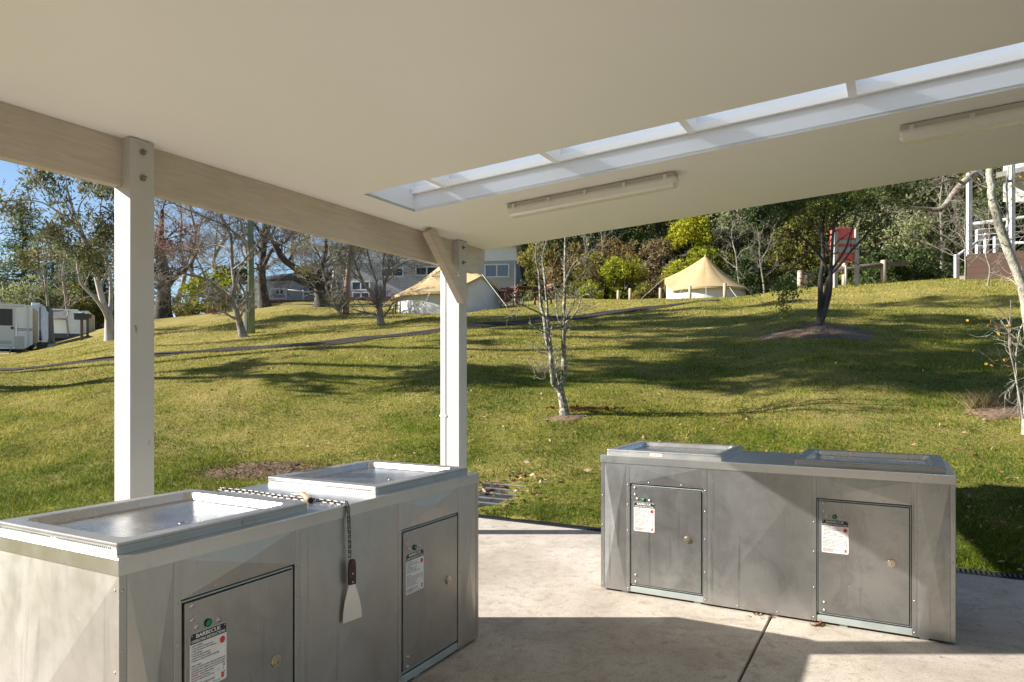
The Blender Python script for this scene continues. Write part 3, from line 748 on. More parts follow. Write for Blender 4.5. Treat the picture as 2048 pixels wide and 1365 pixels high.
# fluorescent battens on the ceiling
def batten_light(a, b, label):
    L, W_ = 1.21, .105
    root = empty('strip_light', label, 'strip light', tuple(AB(a, b, zc(b) - .002)), YAW, 'strip lights under the shelter ceiling')
    root.rotation_euler = Euler((math.atan(SL), 0, 0)).to_matrix().to_4x4().to_euler() if False else root.rotation_euler
    Mx = Matrix.Rotation(-math.atan(SL), 4, 'X')   # local y runs down the slope
    m = MB(); sec = [(0, 0), (.0, -.034), (W_, -.034), (W_, 0)]
    m.bbox(0, W_, -L, 0, -.036, -.001, .004, 0, Mx); m.build('housing', MAT['fl_body'], root)
    m = MB(); prof = [(-.006, -.034), (-.007, -.048), (.006, -.078), (.022, -.092), (W_ - .022, -.092), (W_ - .006, -.078), (W_ + .007, -.048), (W_ + .006, -.034)]
    v = [(x, y, z) for y in (-L - .004, -L + .02, -.02, .004) for (x, z) in prof]
    v = []
    for y, s in ((-L - .004, .72), (-L + .012, 1), (-.012, 1), (.004, .72)):
        for (x, z) in prof: v.append((x if s == 1 else W_ / 2 + (x - W_ / 2) * .96, y, -.034 + (z + .034) * s))
    n = len(prof); f = [tuple(range(n - 1, -1, -1)), tuple(range(3 * n, 4 * n))]
    for k in range(3):
        for i in range(n): f.append((k * n + i, k * n + (i + 1) % n, (k + 1) * n + (i + 1) % n, (k + 1) * n + i))
    v = np.array(v) @ np.array(Mx)[:3, :3].T
    m.add(v, f); m.build('diffuser', MAT['fl_diff'], root)
    for k in range(5):
        y = -.055 - k * (L - .11) / 4
        m = MB(); m.box(-.011, -.001, y - .011, y + .011, -.05, -.014, 0, Mx); m.box(-.015, -.011, y - .006, y + .006, -.044, -.02, 0, Mx); m.build('clip', MAT['steel_bright'], root)
    return root
batten_light(4.357, -2.425, 'strip light with clipped diffuser below the skylight, the whole fitting in view')
batten_light(4.335, .035, 'strip light near the right hand end of the ceiling, cut by the picture edge')

# ================================================================== FLOOR
fl = MB(); M3 = np.array(WB)[:3, :3]
def slab(a0, a1, b0, b1):
    v = np.array([LB(a, b, z) for z in (-.12, -.006, 0) for (a, b) in ((a0, b0), (a1, b0), (a1, b1), (a0, b1))])
    v[8:, 0] += np.array([1, -1, -1, 1]) * .004; v[8:, 1] += np.array([-1, -1, 1, 1]) * .004 * 1
    v = v @ M3.T
    fl.add(v, [(11, 10, 9, 8)] + [(k, (k + 1) % 4, 4 + (k + 1) % 4, 4 + k) for k in range(4)] + [(4 + k, 4 + (k + 1) % 4, 8 + (k + 1) % 4, 8 + k) for k in range(4)])
for (b0_, b1_) in ((-4.2, -.615), (-.604, 2.4), (2.41, 4.8)):
    slab(-5.2, 5.77, b0_, b1_)
tag(fl.build('floor', MAT['concrete']), 'worn beige concrete slab with a saw cut joint', 'floor', kind='structure')

# trench drain along the slab edge
td = empty('trench_drain', 'black slotted trench drain between concrete and lawn', 'drain', tuple(AB(5.775, -3.9, 0)), YAW)
m = MB(); Lg = 8.6
m.box(0, .008, -Lg, 0, -.08, .004); m.box(.097, .105, -Lg, 0, -.08, .01); m.box(.008, .097, -Lg, 0, -.08, -.05); m.build('channel', MAT['black_plastic'], td)
m = MB()
for k in range(int(Lg / .03)):
    y = -k * .03 - .01
    m.box(.012, .094, y - .015, y, -.015, .012)
    m.box(.012, .03, y - .022, y - .0155, -.015, .004)
m.build('grate', MAT['black_plastic'], td)

# ================================================================== BARBECUES
BL, BT, S0, S1, S2, BW, BH = 1.942, .0474, .026, .197, .658, .711, .87
def text_mesh(body, size, extr=0):
    cu = bpy.data.curves.new('lettering', 'FONT'); cu.body = body; cu.size = size; cu.resolution_u = 2; cu.align_x = 'LEFT'
    o = bpy.data.objects.new('lettering', cu); COL.objects.link(o)
    dg = bpy.context.evaluated_depsgraph_get(); dg.update()
    me = bpy.data.meshes.new_from_object(o.evaluated_get(dg))
    v = np.array([tuple(x.co) for x in me.vertices]).reshape(-1, 3); f = [tuple(p.vertices) for p in me.polygons]
    bpy.data.objects.remove(o); bpy.data.meshes.remove(me); bpy.data.curves.remove(cu)
    return v, f
SIGN = None
def sign_mb():
    """sign 132 x 176 mm lying in x (0..w), z (-h..0), facing -y"""
    W_, H_ = .134, .182
    m = MB()
    def rr(x0, x1, z0, z1, r, y, n=5):
        out = []
        for cx_, cz_, a0_ in ((x1 - r, z1 - r, 0), (x0 + r, z1 - r, 90), (x0 + r, z0 + r, 180), (x1 - r, z0 + r, 270)):
            for k in range(n + 1):
                a = math.radians(a0_ + 90 * k / n); out.append((cx_ + r * math.cos(a), y, cz_ + r * math.sin(a)))
        return out
    m.prism(rr(0, W_, -H_, 0, .007, 0), (0, -.0015, 0), 0)
    o = [p for p in rr(.001, W_ - .001, -.09, -.001, .006, -.0019) if p[2] > -.03]; o = o + [(.001, -.0019, -.033), (W_ - .001, -.0019, -.033)]
    o = [(x, y, z) for x, y, z in o]; m.add(o, [tuple(range(len(o)))], 1)
    def put(txt, x, z, w, h, mat, bold=0):
        v, f = text_mesh(txt, 1.0)
        if len(v) == 0: return
        x0, x1, y0, y1 = v[:, 0].min(), v[:, 0].max(), 0, .72
        sx = w / (x1 - x0); sz_ = h / .72
        for dx in ([0] if not bold else [-bold, 0, bold]):
            vv = np.stack([x + (v[:, 0] - x0) * sx + dx, np.full(len(v), -.0023 - abs(dx) * .02), z + v[:, 1] * sz_], 1)
            m.add(vv, f, mat)
    put('BARBECUE', .022, -.0165, .088, .0125, 0, .0007); put('OPERATING INSTRUCTIONS', .005, -.0295, .123, .0090, 0, .0003)
    L = [('TO GET COOKING:', .040, 1), ('• Press button / or insert coin.', .078, 1), ('• Light will indicate that barbecue', .090, 1), ('   is operating.', .038, 1), ('• Once hot plate has heated', .066, 1), ('   add food and start cooking.', .070, 1), ('• Barbecue will turn off automatically', .100, 1), ('', 0, 1),
         ("CHEF'S CODE:", .034, 1), ('Once your food is cooked, clean up cook top and', .122, 1), ('surrounds, place rubbish in bins and move away', .122, 1), ('from barbecue to allow others to use the facility.', .122, 1), ('WARNING:', .026, 2), ('from barbecue at all times.', .066, 1), ('Hot plate will stay hot after use.', .082, 1), ('', 0, 1)]
    z = -.042
    for s, w_, mt in L:
        if s: put(s, .005, z, w_, .0046, mt, .00018)
        if s == 'WARNING:': put('Keep children away', .036, z, .048, .0046, 1, .00018)
        z -= .0076
    for k, (w_, mt) in enumerate(((.034, 2), (.082, 1), (.080, 1), (.052, 2), (.044, 2), (.098, 1))):   # small print too fine to read
        zz = -.1585 - k * .0034
        x = .005
        rr_ = random.Random(k)
        while x < .005 + w_:
            l = rr_.uniform(.003, .009); m.add([(x, -.0021, zz), (x + l, -.0021, zz), (x + l, -.0021, zz + .0015), (x, -.0021, zz + .0015)], [(0, 1, 2, 3)], mt); x += l + .0012
    # plain red disc with rays and a plain red apron shape with two utensils
    c = (.118, -.052); n = 18
    m.add([(c[0] + .010 * math.cos(k * 2 * math.pi / n), -.0022, c[1] + .011 * math.sin(k * 2 * math.pi / n)) for k in range(n)], [tuple(range(n))], 2)
    for k in range(14):
        a = k * 2 * math.pi / 14; ca, sa = math.cos(a), math.sin(a); p0, p1 = .0115, .0145
        if c[0] + p1 * ca > W_ - .001: continue
        m.add([(c[0] + p0 * ca - .0004 * sa, -.0022, c[1] + p0 * sa + .0004 * ca), (c[0] + p0 * ca + .0004 * sa, -.0022, c[1] + p0 * sa - .0004 * ca), (c[0] + p1 * ca, -.0022, c[1] + p1 * sa)], [(0, 1, 2)], 2)
    m.add([(.113, -.0022, -.172), (.122, -.0022, -.174), (.124, -.0022, -.158), (.115, -.0022, -.156)], [(0, 1, 2, 3)], 2)
    m.add([(.110, -.0021, -.154), (.113, -.0021, -.157), (.127, -.0021, -.157), (.129, -.0021, -.153), (.122, -.0021, -.156), (.117, -.0021, -.156)], [(0, 1, 2, 3, 4, 5)], 1)
    m.add([(.119, -.0022, -.150), (.120, -.0022, -.150), (.124, -.0022, -.137), (.123, -.0022, -.137)], [(0, 1, 2, 3)], 1)
    m.add([(.1205, -.0023, -.137), (.127, -.0023, -.136), (.127, -.0023, -.130), (.1235, -.0023, -.1325), (.121, -.0023, -.130)], [(0, 1, 2, 3, 4)], 2)
    m.add([(.100, -.0022, -.141), (.104, -.0022, -.144), (.109, -.0022, -.140), (.104, -.0022, -.1425)], [(0, 1, 2, 3)], 1)
    for (x, zc_) in ((.007, -.007), (W_ - .007, -.007), (.007, -H_ + .007), (W_ - .007, -H_ + .007)):
        m.dome((x, -.0016, zc_), (0, -1, 0), .0022, .0016, 8, 3)
    return m
SMB = sign_mb()

def rrect(x0, x1, y0, y1, r, z, n=6):
    out = []
    for cx_, cy_, a0_ in ((x1 - r, y1 - r, 0), (x0 + r, y1 - r, 90), (x0 + r, y0 + r, 180), (x1 - r, y0 + r, 270)):
        for k in range(n + 1):
            a = math.radians(a0_ + 90 * k / n); out.append((cx_ + r * math.cos(a), cy_ + r * math.sin(a), z))
    return out
def loft(m, loops, mat=0, cap_top=True, smooth=False):
    n = len(loops[0]); base = m.n
    f = []
    for k in range(len(loops) - 1):
        for i in range(n): f.append((k * n + i, k * n + (i + 1) % n, (k + 1) * n + (i + 1) % n, (k + 1) * n + i))
    if cap_top: f.append(tuple(range((len(loops) - 1) * n, len(loops) * n)))
    m.add(np.array([p for l in loops for p in l]), f, mat, smooth)

def xpanel(m, u0, u1, z0, z1, y, d=.0035, mat=0, edge=.0, plane='xz', flip=False):
    """cross-broken sheet: four shallow facets meeting in the middle"""
    cu, cz_ = (u0 + u1) / 2, (z0 + z1) / 2
    if plane == 'xz': pts = [(u0, y, z0), (u1, y, z0), (u1, y, z1), (u0, y, z1), (cu, y - d, cz_)]; fs = [(0, 1, 4), (1, 2, 4), (2, 3, 4), (3, 0, 4)]
    else: pts = [(y, u0, z0), (y, u1, z0), (y, u1, z1), (y, u0, z1), (y + d, cu, cz_)]; fs = [(1, 0, 4), (2, 1, 4), (3, 2, 4), (0, 3, 4)] if d < 0 else [(0, 1, 4), (1, 2, 4), (2, 3, 4), (3, 0, 4)]
    m.add(pts, fs, mat)

def barbecue(label, loc, yaw, stickers, skin='steel', door='steel_door'):
    root = empty('barbecue', label, 'barbecue', loc, yaw, 'double barbecue cabinets on the slab')
    ov = .003; zt = BH - BT; zb = .014
    # carcass set behind the sheets
    m = MB(); fr = .012
    m.box(ov + .004, BL - ov - .004, ov + .030, BW - .004, zb + .004, zt + .01, 1)
    def strip(u0, u1, z0, z1, y=ov, th=.010): m.bbox(u0, u1, y, y + th, z0, z1, .0008)
    # corner strips, stiles
    strip(ov, S0, zb, zt); strip(BL - S0, BL - ov, zb, zt)
    g = .0012
    for (u0, u1) in ((S0 + g, S1 - .024), (BL - S1 + .024, BL - S0 - g)):
        xpanel(m, u0, u1, zb, zt, ov + .0015, .008)
    for u in (S1 - .0235, S2 + .0, BL - S2 - .0235, BL - S1): strip(u, u + .0235, zb, zt, ov + .0004)
    for (u0, u1) in ((S1 + .0005, S2 - .0005), (BL - S2 + .0005, BL - S1 - .0005)): xpanel(m, u0, u1, .700, zt, ov + .0015, .007)
    xpanel(m, S2 + .0245, BL - S2 - .0245, zb, zt, ov + .0015, .013)
    # ends and back
    for x, s in ((ov, 1), (BL - ov, -1)):
        xpanel(m, ov, BW - .003, zb, zt, x, -.024 * s, plane='yz')
    m.quad((BL - ov, BW - .002, zb), (ov, BW - .002, zb), (ov, BW - .002, zt), (BL - ov, BW - .002, zt))
    # bench top with rolled front
    bt_ = MB()
    loft(bt_, [rrect(0, BL, 0, BW, .003, zt, 2), rrect(0, BL, 0, BW, .003, BH - .003, 2), rrect(.003, BL - .003, .003, BW - .003, .002, BH, 2)])
    bt_.build('benchtop', MAT['steel_top'], root)
    for k, z in enumerate((.04, .23, .42, .61, .78)):
        for u in (ov + .011, BL - ov - .011): m.dome((u, ov, z), (0, -1, 0), .0045, .003, 8, 2)
    for u in (S1 - .012, S2 + .012, BL - S2 - .012, BL - S1 + .012):
        for z in (.035, .20, .40, .565, .69, .755)[0:5]: m.dome((u, ov + .0004, z), (0, -1, 0), .0048, .0032, 8, 2)
    for u in (S1 + .125, S1 + .33, BL - S2 + .125, BL - S2 + .33): m.dome((u, ov + .0005, .712), (0, -1, 0), .0048, .003, 8, 2)
    for u in (S2 + .2, S2 + .42): m.dome((u, ov + .0005, .03), (0, -1, 0), .0045, .003, 8, 2)
    for z in (.05, .3, .55, .78):
        for v_ in (.02, BW - .03): m.dome((ov, v_, z), (-1, 0, 0), .0045, .003, 8, 2)
    m.build('cabinet', [MAT[skin], MAT['dark'], MAT['steel_bolt']], root)
    # doors
    for u0 in (S1, BL - S2):
        m = MB(); u1 = u0 + (S2 - S1); z0, z1 = .054, .697
        m.box(u0 + .001, u1 - .001, ov + .022, ov + .029, z0, z1 + .002, 1)          # dark rebate behind
        for (x0, x1, zz0, zz1) in ((u0 + .003, u0 + .008, z0 + .004, z1 - .004), (u1 - .008, u1 - .003, z0 + .004, z1 - .004), (u0 + .003, u1 - .003, z1 - .010, z1 - .004), (u0 + .003, u1 - .003, z0 + .004, z0 + .010)):
            m.box(x0, x1, ov + .009, ov + .0215, zz0, zz1, 2)
        m.bbox(u0 + .012, u1 - .012, ov - .001, ov + .018, z0 + .015, z1 - .013, .0012, 0)
        d = m.build('door', [MAT[door], MAT['dark'], MAT['galv']], root)
        yf = ov - .001
        for (du, z) in ((.036, .675), (.037, .631), (.052, .605), (.131, .602), (.042, .125), (.042, .082)):
            b = MB(); b.dome((u0 + du, yf, z), (0, -1, 0), .0088, .006, 12); b.build('bolt', MAT['steel_bolt'], d)
        b = MB(); c = np.array((u0 + .093, yf, .604)); b.cyl(c, c + (0, -.004, 0), .0125, .0125, 18, 1); b.dome(c + (0, -.004, 0), (0, -1, 0), .0098, .004, 16, 0); b.build('button', [MAT['green'], MAT['dark']], d)
        b = MB(); c = np.array((u0 + .368, yf, .385)); b.cyl(c, c + (0, -.006, 0), .0215, .019, 24, 0); b.cyl(c + (0, -.006, 0), c + (0, -.010, 0), .0145, .0135, 20, 0)
        b.cyl(c + (0, -.010, -.003), c + (0, -.012, -.003), .0075, .007, 14, 0); b.box(c[0] - .0012, c[0] + .0012, c[1] - .0126, c[1] - .0119, c[2] - .009, c[2] + .002, 1); b.build('lock', [MAT['brass'], MAT['dark']], d)
        if 'sign' not in SHARE:
            SHARE['sign'] = SMB.build('sign', [MAT['sign_white'], MAT['sign_black'], MAT['sign_red'], MAT['steel_bright']], d); s = SHARE['sign']
        else:
            s = SHARE['sign'].copy(); COL.objects.link(s); s.parent = d
        s.location = (u0 + .028, yf, .586)
        m = MB(); m.bbox(u0 - .001, u1 + .001, ov + .0035, ov + .022, zb + .0005, .050, .002); m.build('base_channel', MAT['galv'], root)
    for u in (.16, .62, 1.06, 1.42, 1.80):
        for v_ in (.02, BW - .08): m = MB(); m.box(u - .02, u + .02, v_, v_ + .05, 0, .0155); m.build('foot', MAT['galv'], root)
    # hotplates
    for i, u0 in enumerate((.0265, 1.166)):
        x0, x1, y0, y1 = u0, u0 + .737, .045, .702; z0, z1 = BH + .0005, BH + .0335
        m = MB()
        loops = [rrect(x0, x1, y0, y1, .010, z0), rrect(x0, x1, y0, y1, .010, z1 - .004), rrect(x0 + .0006, x1 - .0006, y0 + .0006, y1 - .0006, .010, z1 - .001), rrect(x0 + .004, x1 - .004, y0 + .004, y1 - .004, .009, z1)]
        loft(m, loops, 0, False)
        inn = [rrect(x0 + .004, x1 - .004, y0 + .004, y1 - .004, .009, z1), rrect(x0 + .050, x1 - .050, y0 + .050, y1 - .050, .030, z1), rrect(x0 + .054, x1 - .054, y0 + .054, y1 - .054, .032, z1 - .003), rrect(x0 + .066, x1 - .066, y0 + .066, y1 - .066, .030, z0 + .006), rrect(x0 + .074, x1 - .074, y0 + .074, y1 - .074, .028, z0 + .003)]
        loft(m, inn[:2], 0, False); loft(m, inn[1:], 1, True)
        for sx0, sx1, sy0, sy1 in ((x0 + .001, x1 - .001, y0 - .0003, y0 + .0001), (x0 - .0003, x0 + .0001, y0 + .004, y1 - .004), (x1 - .0001, x1 + .0003, y0 + .004, y1 - .004)):
            m.box(sx0, sx1, sy0, sy1, z0 + .0235, z0 + .0245, 2)                     # seam under the rim
        hp = m.build('hotplate', [MAT['steel_rim'], MAT['steel_plate'], MAT['dark']], root)
        m = MB(); c = np.array((x0 + .36, y0 + .21, z0 + .0034)); m.cyl(c, c + (0, 0, .0012), .014, .012, 20, 0); m.cyl(c + (0, 0, .0008), c + (0, 0, .0016), .009, .009, 18, 1); m.build('drain_hole', [MAT['steel_bright'], MAT['dark']], hp)
        m = MB(); ny = 29
        for seg in ((.035, .305), (.345, .625)):
            for k in range(ny):
                y = y0 + seg[0] + (seg[1] - seg[0]) * k / (ny - 1); m.box(x0 - .0006, x0 + .0001, y - .0024, y + .0024, z0 + .012, z0 + .0175)
        m.box(x0 - .0005, x0 + .0001, y0 + .325, y0 + .3262, z0 + .003, z0 + .022); m.build('vent_slots', MAT['dark'], hp)
        m = MB(); tu = x0 + (.29 if stickers[i] else .43); m.box(tu, tu + .078, y0 - .0015, y0 + .0001, z0 + .004, z0 + .021, 0)
        if stickers[i] == 2:
            rr_ = random.Random(3)
            for row in range(2):
                x = tu + .005
                while x < tu + .068: l = rr_.uniform(.003, .008); m.box(x, x + l, y0 - .0019, y0 - .0014, z0 + .008 + row * .006, z0 + .0115 + row * .006, 1); x += l + .002
        else:
            for dx in (.006, .072): m.dome((tu + dx, y0 - .0015, z0 + .0125), (0, -1, 0), .003, .002, 8, 0)
        m.build('tag', [MAT['sign_white'] if stickers[i] == 2 else MAT['steel_door'], MAT['sign_red']], hp)
    return root
SHARE = {}
barbecue('steel double barbecue cabinet nearest the camera, with a chained scraper on it', (-1.0922, 1.9296, 0), 1.077, (0, 0))
barbecue('streaky steel double barbecue cabinet standing apart in half sun, nothing hung on it', (.5712, 4.4915, 0), -.508, (2, 1), 'steel_worn', 'steel_door_worn')

# chain and scrapers on the near cabinet
LY = 1.077; LU = np.array([math.cos(LY), math.sin(LY)]); LV = np.array([-math.sin(LY), math.cos(LY)])
def L3(u, v, z): 
    q_ = np.array([-1.0922, 1.9296]) + LU * u + LV * v; return np.array([q_[0], q_[1], z])
def chain_links(pts, pitch, r=.0025, lw=.0062, ll=.0145):
    Pp, _ = smooth_path(np.array(pts), np.ones(len(pts)), 12)
    s = np.concatenate([[0], np.cumsum(np.linalg.norm(np.diff(Pp, axis=0), axis=1))]); n = int(s[-1] / pitch)
    m = MB()
    for k in range(n):
        c = np.array([np.interp(k * pitch, s, Pp[:, j]) for j in range(3)]); c2 = np.array([np.interp(min(k * pitch + .004, s[-1]), s, Pp[:, j]) for j in range(3)])
        t_ = c2 - c; t_ /= np.linalg.norm(t_) + 1e-9
        ref = np.array([LV[0], LV[1], 0]) if abs(t_[2]) > .7 else np.array([0, 0, 1.])
        a = np.cross(t_, ref); a /= np.linalg.norm(a); b = np.cross(t_, a)
        if k % 2: a = b
        elif abs(t_[2]) < .7: a = a * .8 + b * .6
        a /= np.linalg.norm(a)
        ring = []
        for q_ in range(14):
            an = q_ * 2 * math.pi / 14; ex = math.cos(an); st = ll - lw
            ring.append(c + t_ * (lw * ex + (st if ex > 1e-6 else -st if ex < -1e-6 else 0)) + a * lw * math.sin(an))
        ring.append(ring[0]); m.tubes(np.array([ring]), np.full((1, 15), r), 6)
    return m
m = chain_links([L3(.935, .735, BH + .004), L3(.945, .55, BH + .0035), L3(.925, .36, BH + .0035), L3(.932, .16, BH + .0035), L3(.925, .02, BH + .0035), L3(.925, -.006, BH - .004), L3(.925, -.012, BH - .06), L3(.925, -.016, .74), L3(.926, -.017, .655)], .0195)
tag(m.build('chain', MAT['chain']), 'steel link chain lying across the bench and hanging down the cabinet front', 'chain')
# hanging scraper: local x along the face, z up, y out of the face
sc = empty('scraper', 'hanging scraper with dark riveted handle and wide bright blade', 'scraper', tuple(L3(.926, -.026, 0)), LY - .22)
m = MB(); o = [(-.013, .56), (.016, .56), (.0165, .60), (.015, .645), (.010, .658), (-.006, .658), (-.012, .645), (-.014, .60)]
m.prism([(x, -.007, z) for x, z in o], (0, .014, 0))
hd = m.build('handle', MAT['handle'], sc)
for z in (.57, .603):
    m = MB(); m.dome((.001, -.0068, z), (0, -1, 0), .004, .002, 10); m.build('rivet', MAT['brass'], hd)
m = MB(); m.tubes(np.array([[(.001 + .006 * math.cos(a), -.0085, .640 + .006 * math.sin(a)) for a in np.linspace(0, 2 * math.pi, 13)]]), np.full((1, 13), .0016), 6); m.build('eyelet', MAT['chain'], hd)
m = MB(); o = [(-.012, .562), (.015, .562), (.024, .535), (.036, .500), (.045, .460), (.049, .42), (-.041, .416), (-.040, .455), (-.032, .50), (-.022, .535)]
m.prism([(x, -.0008, z) for x, z in o], (0, .0016, 0)); m.build('blade', MAT['blade'], sc)
# second scraper lying on the bench
p0 = P(606, 991, 702 / (991 - 752)); p1 = P(620.5, 1004.5, 702 / (1004.5 - 752)); d = (p1 - p0)[:2]; an = math.atan2(d[1], d[0]); Ls = np.linalg.norm(d)
s2 = empty('scraper', 'short scraper with worn wooden handle lying on the bench beside the chain', 'scraper', (p0[0], p0[1], BH), an)
m = MB(); m.bbox(0, Ls, -.013, .013, .002, .022, .006); h2 = m.build('handle', MAT['oldwood'], s2)
m = MB(); m.cyl((Ls, 0, .012), (Ls + .012, 0, .012), .0125, .011, 12); m.build('ferrule', MAT['dark'], h2)
m = MB(); m.prism([(.02, -.012, .010), (.02, .012, .010), (-.05, .045, .004), (-.075, -.04, .004)], (0, 0, .0014)); m.build('blade', MAT['blade'], s2)

# ================================================================== THINGS ON THE LAWN
c = hit(470, 945); patch('mulch', c + np.array([.35, .0, 0]), .75, .30, 'mulch', 'strip of brown bark mulch on the lawn behind the near barbecue', 'mulch', .02, 2600, 'chips', 3)
c = hit(1640, 660); MT = c; patch('mulch', c + np.array([-.1, -.25, 0]), 1.15, .85, 'mulch', 'mound of brown mulch round the dark tea tree', 'mulch', .10, 1800, 'chips', 5)
c = hit(2010, 825); patch('mulch', c + np.array([.2, 0, 0]), .75, .4, 'mulch', 'bare earth and dry grass at the foot of the pale trunked tree', 'mulch', .06, 300, 'straw', 9, .05)
c = hit(1135, 838); patch('mulch', c, .28, .16, 'mulch', 'worn soil ring round the two stemmed lichen tree', 'mulch', .015, 160, 'straw', 12)
# drain pit grate in the grass
c = hit(985, 989)
pit = empty('drain_grate', 'square stormwater pit grate half buried in the grass', 'drain', (c[0], c[1], c[2] + .012), YAW + .05)
nn = Vector((-(float(H(c[0] + .3, c[1])) - float(H(c[0] - .3, c[1]))) / .6, -(float(H(c[0], c[1] + .3)) - float(H(c[0], c[1] - .3))) / .6, 1)).normalized()
Mp = Matrix.Rotation(-(YAW + .05), 4, 'Z') @ Vector((0, 0, 1)).rotation_difference(nn).to_matrix().to_4x4() @ Matrix.Rotation(YAW + .05, 4, 'Z')
BARE.append((c, .40, .40)); m = MB(); m.box(-.3, .3, -.3, .3, -.10, -.010, 0, Mp); m.build('pit', MAT['dark'], pit)
for k in range(5):
    y = -.24 + k * .12
    m = MB(); x = -.26 + k * .12; m.box(x - .004, x + .004, -.3, .3, -.012, .010, 0, Mp)
    for q_ in range(22): yy = -.29 + q_ * .0276; m.box(x - .011, x + .011, yy, yy + .012, -.006, .006, 0, Mp)
    m.build('bar', MAT['steel_bright'], pit)

# ---- trees traced from the photograph
def gen(n, ratio, ang, **k): return dict(n=n, ratio=ratio, ang=ang, **k)
c = hit(1127, 834); Y = c[1]
R = lambda *a: np.array(a)
tr1 = [px_limb([(1129, 836), (1127, 810), (1121, 777), (1127.7, 755), (1127.7, 721), (1127, 681), (1128.3, 647), (1127.7, 620), (1130, 583), (1130, 521), (1131, 470), (1134, 400)], Y, [.058, .052, .042, .040, .035, .032, .033, .026, .022, .018, .014, .006]),
       px_limb([(1123, 785), (1112, 773), (1106, 765), (1103, 737), (1101.5, 706), (1094, 681), (1091, 657), (1088, 632)], Y, [.05, .036, .034, .032, .030, .028, .026], [0, -.02, -.05, -.1, -.12, -.1, -.1, -.1]),
       px_limb([(1104, 725), (1102, 700), (1098, 668), (1094.5, 632), (1094, 612), (1089, 552), (1085, 515), (1097, 470)], Y, [.026, .025, .024, .018, .014, .008], [-.1, -.05, 0, 0, 0, .1, .2, .2]),
       px_limb([(1088, 632), (1081.5, 607), (1078.5, 552), (1072, 515), (1074, 470)], Y, [.024, .02, .014, .01, .006], [-.1, -.1, -.2, -.3, -.3]),
       px_limb([(1089, 634), (1078, 626), (1065, 620), (1049, 613), (1030, 606), (1012, 606)], Y, [.016, .012, .01, .008, .006, .003], [-.1, -.2, -.3, -.4, -.5, -.6]),
       px_limb([(1128, 648), (1141, 638), (1155, 620), (1164, 594), (1178, 588)], Y, [.018, .014, .011, .008, .004], [0, -.1, -.2, -.25, -.3]),
       px_limb([(1128, 645), (1135, 630), (1147, 608), (1150, 585)], Y, [.014, .011, .008, .004], [0, .1, .2, .3]),
       px_limb([(1126, 655), (1117, 640), (1112, 610), (1112, 585)], Y, [.012, .01, .008, .004], [0, .1, .15, .2]),
       px_limb([(1130, 566), (1138, 545), (1152, 523), (1168, 523), (1178, 540)], Y, [.010, .009, .007, .005, .003], [0, -.1, -.2, -.2, -.2]),
       px_limb([(1120, 770), (1114, 750), (1113, 735)], Y, [.02, .014, .010], [0, -.03, -.03]),
       px_limb([(1112, 775), (1090, 758), (1078, 735)], Y, [.006, .004, .002], [0, -.05, -.1])]
tree('tree', 'slender bare lichen covered tree with two stems standing alone on the slope', c, tr1, 'bark_lichen', .08, 3, [gen(12, .30, .75, t0=.3, M=5, wig=.24, up=.25, rmin=.0035, rr=.38, absl=.34), gen(4, .5, .7, M=4, wig=.25, rmin=.0025)], dict(mat='leaf_grey', per=3, spread=.02, size=.03, frac=.25))

c = MT; Y = c[1]
tr2 = [px_limb([(1638, 655), (1640, 640), (1641, 600), (1641, 560), (1646, 520), (1645, 470), (1650, 420), (1655, 370)], Y, [.10, .075, .06, .055, .045, .035, .02, .01]),
       px_limb([(1640, 650), (1653, 610), (1660, 580), (1661, 545), (1664, 500), (1668, 450), (1680, 390)], Y, [.075, .06, .05, .042, .034, .026, .012], [0, -.1, -.2, -.2, -.25, -.3, -.3]),
       px_limb([(1645, 640), (1650, 590), (1658, 555), (1680, 530), (1700, 505), (1725, 478), (1760, 440), (1800, 405)], Y, [.05, .042, .038, .032, .026, .022, .014, .006], [0, .1, .1, .2, .3, .4, .5, .5]),
       px_limb([(1656, 545), (1645, 520), (1625, 495), (1605, 476), (1575, 462), (1555, 452)], Y, [.038, .033, .028, .022, .015, .007], [0, -.1, -.2, -.3, -.4, -.5]),
       px_limb([(1660, 545), (1690, 500), (1700, 470), (1715, 425), (1730, 380)], Y, [.03, .026, .02, .014, .007], [-.2, -.4, -.5, -.6, -.7]),
       px_limb([(1618, 500), (1600, 520), (1580, 545), (1572, 575), (1560, 600)], Y, [.014, .011, .009, .006, .003], [-.2, -.4, -.5, -.6, -.6]),
       px_limb([(1645, 480), (1620, 440), (1595, 410), (1570, 395)], Y, [.02, .015, .01, .006], [0, .3, .5, .6]),
       px_limb([(1668, 450), (1700, 420), (1750, 395), (1810, 380)], Y, [.02, .015, .01, .006], [-.3, -.6, -.8, -1])]
tree('tea_tree', 'dark stemmed tea tree with fine green foliage growing from a mulch mound', c, tr2, 'bark_dark', .1, 8, [gen(11, .30, .8, t0=.45, M=5, wig=.2, up=.3, rr=.4, absl=.75), gen(5, .5, .7, M=4, wig=.2, rmin=.003)], dict(mat='leaf_tea', per=26, spread=.075, size=.062, where=lambda p: p[2] > MT[2] + 2.38 or (p[0] < MT[0] - .75 and p[2] < MT[2] + 1.0)))

